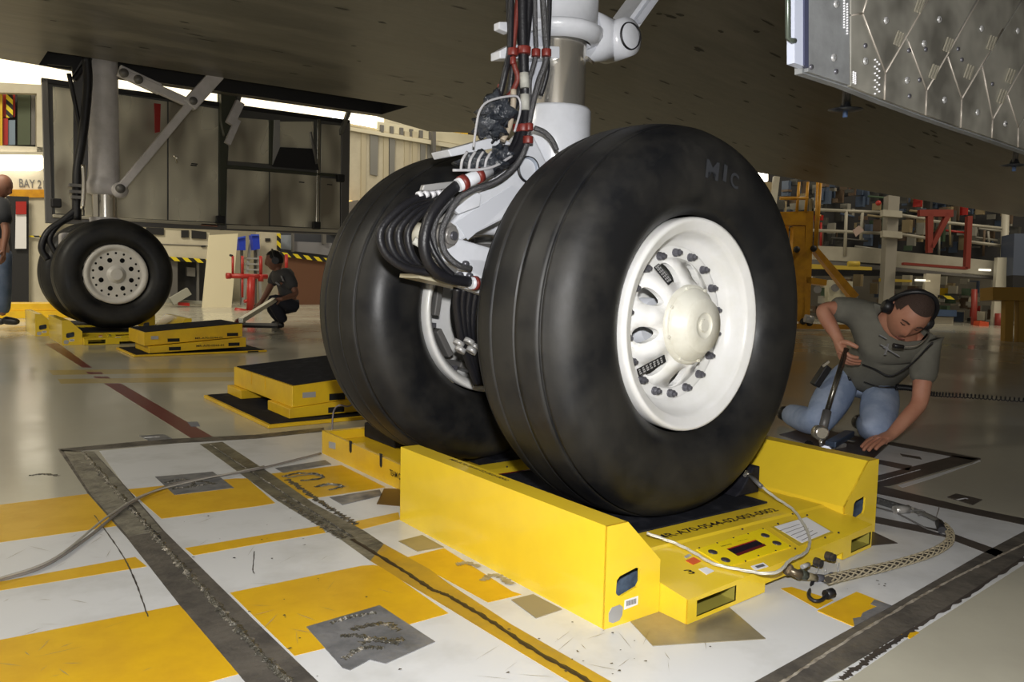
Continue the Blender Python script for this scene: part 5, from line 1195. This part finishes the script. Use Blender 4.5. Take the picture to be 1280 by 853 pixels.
tag(MB().bar(W(214,377,14.2), W(236,364,14.2), .12, .14).build('grey_beam', mat('pale_beam', (.30,.30,.26), .5)), 'pale grey beam leaning on the floor behind the far wheel', 'beam')
solo('floor_barrier', [(205,374),(262,377),(262,381),(205,378)], mat('barrier_grey', (.28,.28,.24), .5), 'low grey barrier with a red end at the foot of the cream cabinet', 'barrier', 14.3, .1)
solo('red_marker', [(223,378),(237,379),(237,383),(223,382)], REDM, 'small red marker strip on the low grey barrier', 'marker', 14.2, .05)
bd_ = MB().prism([Yp(253,386,13.9), Yp(289,388,13.9), Yp(297.5,292,13.9), Yp(262,294,13.9)], (.0, .05, 0)).build('white_board', mat('cream_board', (.78,.72,.52), .5)); tag(bd_, 'tall cream board leaning upright behind the red stand', 'board')
for k, (a, lb) in enumerate(((298, 'left blue plastic bin hung beside the cream board'), (315, 'right blue plastic bin, beside the cream column'))):
    t = thing('storage_bin', lb, 'bin', W(a+5, 312, 14.9)); bar2('bin_body', [(a,298-4*k),(a+9,296-2*k),(a+9+k,313-2*k),(a+2,313)], BLU, 14.8, .2, t); bar2('hanging_post', [(a+3,312),(a+6,312),(a+6,386),(a+3,386)], GRY, 15.02, .05, t); bar2('bin_lip', [(a-1,297-4*k),(a+9,295-2*k),(a+9,297-2*k),(a-1,299-4*k)], mat('blue_lip', (.05,.10,.6), .4), 14.75, .04, t)
st = thing('red_stand', 'red pipe stand with upright pegs on its crossbar, beside the crouching man', 'stand', Z(314, 390, 0))
ys = Z(314, 388, 0).y
def T_(a, b, r, nm='stand_tube', m_=REDM): MB().tube([W(*a, ys), W(*b, ys)], r, 12).build(nm, m_, st)
T_((286,345),(334,346),.045,'crossbar'); T_((314,346),(313,388),.07,'post'); T_((291,344),(291,320),.022,'peg'); T_((303,372),(303,344),.02,'peg'); T_((303,344),(303,320),.025,'peg'); T_((326,345),(326,320),.03,'peg'); T_((294,388),(314,391),.05,'foot'); T_((305,377),(313,376),.03,'clamp'); T_((291,320),(287,319),.02,'peg_tip', BLK2)
T_((283,345),(288,345),.055,'end_cap'); T_((326,352),(326,343),.05,'joint')
T_((358,318),(358,345),.03,'rear_post')
cc_ = thing('utility_column', 'cream cabinet column with a black slot behind the crouching man', 'column', W(338,385,15.2)); bar2('column_body', [(326,290),(350,292),(350,392),(326,390)], CREAM, 15.2, .3, cc_); bar2('slot', [(332,298),(338,298),(338,302),(332,302)], BLK2, 15.17, .04, cc_); bar2('hazard_edge', [(347,292),(351,292),(351,314),(347,313)], HAZ, 15.15, .05, cc_)
ty_ = thing('step_ladder', 'small grey step ladder behind the red stand', 'ladder', W(316, 380, 15.0))
for v in (322, 329, 336, 345): bar2('step', [(309,v),(324,v+.5),(324,v+2.5),(309,v+2)], STKG, 14.9, .2, ty_)
bar2('ladder_rail', [(313,296),(316,296),(305,384),(302,384)], STKG, 14.95, .05, ty_); bar2('ladder_rail', [(321,296),(324,296),(328,384),(325,384)], STKG, 14.95, .05, ty_)
bb = thing('brown_barrier', 'dark brown board barrier with striped top behind the crouching man', 'barrier', W(380,385,14.9)); bar2('board', [(350,316),(420,324),(420,388),(350,388)], BRN, 14.9, .1, bb); bar2('striped_top', [(349,315),(410,323),(410,328),(349,320)], HAZ, 14.8, .06, bb)
gp = thing('grey_partition', 'blue-grey partition panels above the brown barrier', 'partition', W(380,310,15.6)); bar2('panel', [(351,294),(366,294),(366,313),(351,311)], mat('pale_blue', (.28,.32,.38), .5), 15.6, .1, gp); bar2('panel', [(368,302),(415,304),(415,320),(368,314)], mat('blue_grey', (.22,.22,.24), .5), 15.6, .1, gp); bar2('post', [(366,292),(368,292),(368,315),(366,315)], GRY, 15.5, .1, gp); bar2('post', [(404,292),(408,292),(408,305),(404,305)], GRY, 15.5, .1, gp); bar2('backing', [(351,290),(440,292),(440,330),(351,320)], mat('shadow_blue', (.05,.055,.07), .6), 15.9, .05, gp)
# sign and doorway, left
dw = thing('doorway', 'dark doorway with a red and white notice beside the standing man', 'doorway', W(28,312,16.3)); bar2('opening', [(8,245),(36,246),(36,378),(8,378)], BLK2, 16.35, .05, dw); bar2('notice', [(20,252),(33,252),(33,311),(19,311)], STKW, 16.25, .04, dw); bar2('notice_head', [(20,252),(33,252),(33,268),(20,268)], REDM, 16.2, .06, dw)  # black opening sheet stands for the unlit space beyond the door
lw = thing('low_wall', 'cream low wall panel at left behind the far wheels', 'wall panel', W(40,380,16.5)); bar2('panel', [(-60,246),(66,248),(66,380),(-60,376)], CREAM, 16.55, .1, lw); bar2('kick_panel', [(-40,312),(36,314),(36,378),(-40,378)], mat('pale_cream', (.50,.46,.36), .5), 16.5, .04, lw); bar2('hazard_tape', [(18,294),(60,295),(60,297),(18,296)], HAZ, 16.45, .04, lw)
bar2('ground_panel', [(180,282),(330,288),(330,392),(180,382)], mat('dim_cream', (.32,.29,.21), .6), 16.4, .1, lw)
# corrugated cream wall and beacon
co_ = thing('panelled_partition', 'cream panelled partition with grey glazed strips seen above the half-hidden wheel', 'partition', W(500,300,Y1-.4)); yq = Y1-.4
bar2('wall_panel', [(436,158),(640,192),(640,385),(430,381)], CREAM, yq, .1, co_)
bar2('head_rail', [(432,158),(640,193),(640,198),(432,162)], mat('pale_rail', (.66,.62,.48), .5), yq-.1, .08, co_)
bar2('upper_band', [(472,152),(640,176),(640,192),(472,163)], mat('pale_band', (.62,.58,.44), .5), yq+.05, .06, co_)
for k in range(6): u = 476+k*12.2; bar2('vent_slot', [(u,156+k*1.7),(u+4,156.6+k*1.7),(u+4,166+k*1.7),(u,165.5+k*1.7)], GRY, yq, .06, co_)
for u0, u1, v0 in ((463,473,168),(487,494,173),(526,532,180),(535,541,181),(552,570,184)): bar2('glazed_strip', [(u0,v0),(u1,v0+1.5),(u1-1,v0+52),(u0,v0+50)], mat('grey_glazing', (.20,.20,.19), .3), yq-.04, .05, co_)
for u0 in (452, 480, 506, 516): bar2('pilaster', [(u0,164),(u0+6,165),(u0+5,300),(u0-1,300)], mat('shade_cream', (.50,.45,.33), .5), yq-.03, .06, co_)
bar2('post', [(541,160),(545,160),(545,190),(541,190)], GRY, yq-.2, .08, co_)
be = solo('beacon_lamp', [(433,251),(447,251),(447,257),(433,257)], AMB, 'glowing amber lamp low on the partition left of the half-hidden wheel', 'light', yq-.4, .1)
vl = solo('utility_cart', [(418,256),(448,250),(450,290),(418,292)], mat('bluish_vehicle', (.20,.18,.16), .4), 'dull brown cart below the amber lamp', 'cart', yq-.65, .3)
dy = thing('overhead_crane', 'dark overhead crane beams with yellow hooks between lit tubes and belly', 'crane', W(570,160,Y1+.6)); bar2('beam', [(536,156),(640,172),(640,192),(536,164)], mat('crane_brown', (.05,.035,.02), .6), 17.35, .12, dy)
for u in (553, 571, 580): bar2('hook', [(u,156+(u-553)*.2),(u+4,157+(u-553)*.2),(u+6,168+(u-553)*.2),(u-1,166+(u-553)*.2)], mat('bright_yellow', (.7,.45,.02), .4), Y1+.5, .25, dy)
sp = solo('soffit_glow', [(530,140),(640,150),(640,168),(560,156),(530,152)], GLOW, 'small lit soffit strip left of hose bundle, brightness given as glow', 'light', 17.45, .08)
# ================================================================ BACKGROUND, RIGHT  (gallery, lift, benches)
dB = 15.5
def Q(u, v, d=dB): return D(u, v, d)
def qd(name, pts, m_, par, d=dB, th=.12): return MB().prism([Q(u, v, d) for u, v in pts], fw*th).build(name, m_, par)
def qt(name, a, b, r, m_, par, d=dB): return MB().tube([Q(*a, d), Q(*b, d)], r, 8).build(name, m_, par)
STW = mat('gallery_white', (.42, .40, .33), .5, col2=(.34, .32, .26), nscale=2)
ga = thing('mezzanine', 'white steel mezzanine with handrails behind the kneeling man', 'mezzanine', Q(1120, 400))
qd('deck_fascia', [(1010,307),(1106,311),(1108,330),(1010,324)], STW, ga); qd('deck_fascia', [(1120,314),(1260,328),(1256,348),(1118,334)], STW, ga)
qd('deck_underside', [(1010,324),(1256,346),(1256,350),(1010,330)], GRY, ga)
for (a, b) in (((1018,262),(1108,266)),((1016,288),(1108,292)),((1118,268),(1160,274)),((1118,292),(1160,298)),((1210,302),(1255,308)),((1160,276),(1255,286))): qt('handrail', a, b, .03, STW, ga)
for u, v0, v1 in ((1058,262,320),(1022,250,320),(1078,266,300)): qt('rail_post', (u, v0), (u-2, v1), .03, STW, ga)
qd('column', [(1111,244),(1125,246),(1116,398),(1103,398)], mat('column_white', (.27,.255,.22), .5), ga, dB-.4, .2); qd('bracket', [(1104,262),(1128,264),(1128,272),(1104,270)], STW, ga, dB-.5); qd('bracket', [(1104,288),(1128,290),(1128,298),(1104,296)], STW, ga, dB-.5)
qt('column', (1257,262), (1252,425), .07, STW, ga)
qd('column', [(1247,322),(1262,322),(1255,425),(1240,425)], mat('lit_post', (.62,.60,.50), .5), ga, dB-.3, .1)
bkw = thing('machinery_wall', 'dark clutter of machinery and pipes on the mezzanine level at right', 'machinery', Q(1150, 300, dB+1.6))
qd('back_panel', [(940,205),(1330,205),(1330,345),(940,345)], BLK2, bkw, dB+1.6, .05)
rnd = random.Random(21)
cols = [mat('clutter_grey', (.06,.06,.055), .5), mat('clutter_pale', (.30,.29,.25), .5), mat('clutter_blue', (.07,.10,.16), .5), mat('clutter_brown', (.12,.08,.05), .6), mat('clutter_green', (.05,.09,.05), .6), REDM, mat('clutter_tan', (.28,.22,.12), .6)]
for k in range(230):
    u = rnd.uniform(975, 1270); v = rnd.uniform(228, 312); w_ = rnd.uniform(1, 8); h = rnd.uniform(2, 20)
    m_ = rnd.choices(cols, (9, 2, 5, 5, 1, .5, 2))[0]; c = Q(u, v, dB+rnd.uniform(.5, 1.4)); s = 15.5/1030
    MB().box((-w_*s/2, -.08, -h*s/2), (w_*s/2, .08, h*s/2), Matrix.Translation(c)).build('machine_box', m_, bkw)
for k in range(34):
    u = rnd.uniform(975, 1270); v = rnd.uniform(228, 318); m_ = rnd.choices(cols, (5, 8, 3, 3, 1, 1, 2))[0]
    if rnd.random() < .5: qt('pipe', (u, v-rnd.uniform(10, 40)), (u+rnd.uniform(-2, 2), v+rnd.uniform(5, 25)), .022, m_, bkw, dB+rnd.uniform(.4, .9))
    else: qt('pipe', (u-rnd.uniform(10, 26), v-2), (u+rnd.uniform(5, 26), v+2), .022, m_, bkw, dB+rnd.uniform(.4, .9))
rc = thing('red_crane_arm', 'dark red gantry frame standing on the mezzanine at right', 'crane', Q(1190,330,dB-.6)); RD = mat('dull_red', (.20,.025,.015), .5)
for P_ in ([(1150,262),(1192,262),(1192,271),(1150,270)], [(1160,266),(1167,266),(1166,316),(1160,316)], [(1184,266),(1190,268),(1168,310),(1162,310)], [(1210,270),(1216,270),(1213,336),(1207,336)], [(1130,328),(1210,334),(1210,337),(1130,331)]): qd('frame_member', P_, RD, rc, dB-.6, .1)
MB().sphere(Q(1098,254,dB-.3), .05, 8).build('red_lamp', REDM, rc)
pp = tag(MB().prism([Q(1066,288,dB-.5), Q(1074,282,dB-.5), Q(1080,288,dB-.5), Q(1070,296,dB-.5)], fw*.02).build('paper_notice', mat('pinkish_paper', (.40,.30,.26), .6)), 'small pinkish notice hanging on the mezzanine handrail', 'notice')
# lower level
lo = thing('workshop_benches', 'cluttered lower workshop level with benches behind the kneeling man', 'workshop', Q(1150,400,dB+.8))
qd('back_panel', [(940,345),(1330,345),(1330,440),(940,425)], mat('workshop_dark', (.10,.09,.07), .6), lo, dB+1.4, .05)
for k in range(150):
    u = rnd.uniform(985, 1262); v = rnd.uniform(350, 404); w_ = rnd.uniform(1, 9); h = rnd.uniform(2, 16)
    m_ = rnd.choices(cols+[STW, CREAM, MATS['bright_yellow']], (4, 8, 2, 2, 1, 1, 3, 6, 5, 1))[0]; c = Q(u, v, dB+rnd.uniform(.2, 1.1)); s = 15.5/1030
    MB().box((-w_*s/2, -.08, -h*s/2), (w_*s/2, .08, h*s/2), Matrix.Translation(c)).build('machine_box', m_, lo)
qd('bench', [(1140,386),(1196,388),(1196,396),(1140,394)], mat('bench_blue', (.05,.09,.18), .5), lo, dB-.2, .3); qd('bench_front', [(1160,396),(1192,397),(1190,420),(1172,420)], CREAM, lo, dB-.1, .2)
qd('tan_panel', [(1158,342),(1176,343),(1174,374),(1155,373)], CREAM, lo, dB-.2, .1)
qd('hazard_top', [(1174,369),(1198,371),(1198,375),(1174,373)], HAZ, lo, dB-.25, .05); qd('hazard_top', [(1010,330),(1090,334),(1090,338),(1010,336)], mat('ochre_rail', (.50,.36,.04), .5), lo, dB-.25, .05); qd('hazard_top', [(1100,348),(1140,350),(1140,353),(1100,352)], MATS['ochre_rail'], lo, dB-.25, .05)
qd('pump_body', [(1036,350),(1066,352),(1066,378),(1036,377)], mat('pump_cream', (.42,.40,.30), .5), lo, dB-.6, .2)
for u, v in ((1044,360),(1058,362),(1022,362)): MB().tube([Q(u, v, dB-.65), Q(u, v, dB-.62)], .07, 14).build('gauge', GRY, lo)
qt('hose_reel', (1060,330), (1074,330), .05, MATS['ochre_rail'], lo, dB-.5)
for u, v, w_ in ((1145,349,18),(1150,335,0),(1225,336,14)): 
    if w_: qd('strip_lamp', [(u,v),(u+w_,v+.6),(u+w_,v+3),(u,v+2.4)], mat('dim_lamp', (1.0,.95,.8), .5, emit=1.0), lo, dB-.2, .05)
for i, (u, lb) in enumerate(((1218, 'red pillar behind the workshop benches, left of the orange cone'), (1249, 'red fire extinguisher on the pale post at right'))):
    v0, v1 = ((362, 416), (392, 415))[i]; t = tag(MB().tube([Q(u, v0, dB-.4), Q(u-1, v1, dB-.4)], (.05, .07)[i], 10).build(('red_pillar', 'fire_extinguisher')[i], mat('shade_red', (.26,.03,.02), .5)), lb, ('pillar', 'extinguisher')[i])
cn_ = tag(MB().prism([Q(1222,419,dB-.7), Q(1236,420,dB-.7), Q(1236,403,dB-.7), Q(1225,401,dB-.7)], fw*.2).build('orange_bag', mat('orange_red', (.65,.09,.03), .5)), 'orange-red bag on the floor near the pale post at right', 'bag')
rb2 = MB(); rb2.box((-9,0,0),(9,.2,.1), Matrix.Translation(Q(1200,421,dB-.2)) @ Matrix.Rotation(-YAW, 4, 'Z'))
ps = thing('beige_machine', 'tall blue-grey machine at the right frame edge above the yellow table', 'machine', Q(1270,360,dB-.4)); qd('machine_body', [(1268,292),(1310,292),(1310,346),(1266,344)], mat('machine_blue', (.08,.10,.15), .4), ps, dB-.5, .4); qd('machine_base', [(1266,344),(1310,346),(1310,380),(1266,378)], BLK2, ps, dB-.5, .4)
tb = thing('yellow_table', 'ochre yellow work table cut by the right frame edge', 'table', Q(1262,430,11)); OC = mat('ochre_table', (.34,.19,.02), .5)
qd('table_top', [(1241,359),(1330,360),(1330,377),(1241,375)], OC, tb, 11, .3); qd('leg', [(1257,376),(1268,376),(1266,428),(1256,428)], OC, tb, 11.1, .1); qd('leg', [(1274,376),(1283,376),(1283,432),(1273,432)], OC, tb, 11.1, .1)
# orange-yellow lift frame
lf = thing('yellow_lift', 'orange-yellow lifting frame with ladder rails and diagonal strut right of the nearest wheel', 'lift', Q(1005,412,12.5)); dl = 12.5
for P_, nm in (([(992,283),(1006,283),(1006,402),(988,402)], 'mast'), ([(1008,264),(1017,264),(1012,408),(1002,408)], 'mast'), ([(974,265),(1016,264),(1016,282),(974,281)], 'head_beam'), ([(1016,311),(1022,309),(1074,369),(1066,375)], 'diagonal_strut'), ([(1008,346),(1034,350),(1033,357),(1008,354)], 'side_arm'), ([(960,404),(1066,406),(1066,412),(960,411)], 'base_beam'), ([(983,330),(997,313),(1000,318),(986,334)], 'knee_brace')):
    qd(nm, P_, ORG, lf, dl, .15)
for u0 in (999, 1010, 1022): qt('ladder_rail', (u0, 228), (u0-3, 312 if u0 == 1022 else 265), .022, ORG, lf, dl)
qt('ladder_rail', (1026,228), (1020,312), .022, ORG, lf, dl); qt('ladder_rung', (975,248), (1010,248), .025, ORG, lf, dl); qt('ladder_rung', (1022,270),(1026,270), .02, ORG, lf, dl)
qd('end_beam', [(974,283),(986,283),(986,300),(980,300)], ORG, lf, dl+.2, .1)
for u, v in ((996,312),(1017,311),(1004,402),(1012,404)): MB().sphere(Q(u, v, dl-.05), .05, 6).build('pin', BLK2, lf)
MB().tube([Q(1006,398,dl-.2), Q(1016,400,dl-.2)], .06, 12).build('winch_drum', STKG, lf)
wl = thing('wall_lamp', 'lit lamp and pale door jamb in the gap right of the nearest wheel', 'light', Q(955,230,dB+1)); qd('diffuser', [(940,214),(960,218),(960,226),(944,228)], LAMP, wl, dB+.8, .1); qd('jamb', [(968,220),(975,221),(970,262),(963,262)], STW, wl, dB, .1); qd('panel', [(940,226),(966,228),(966,262),(940,262)], mat('clutter_tan', (.28,.22,.12), .6), wl, dB+.5, .1)
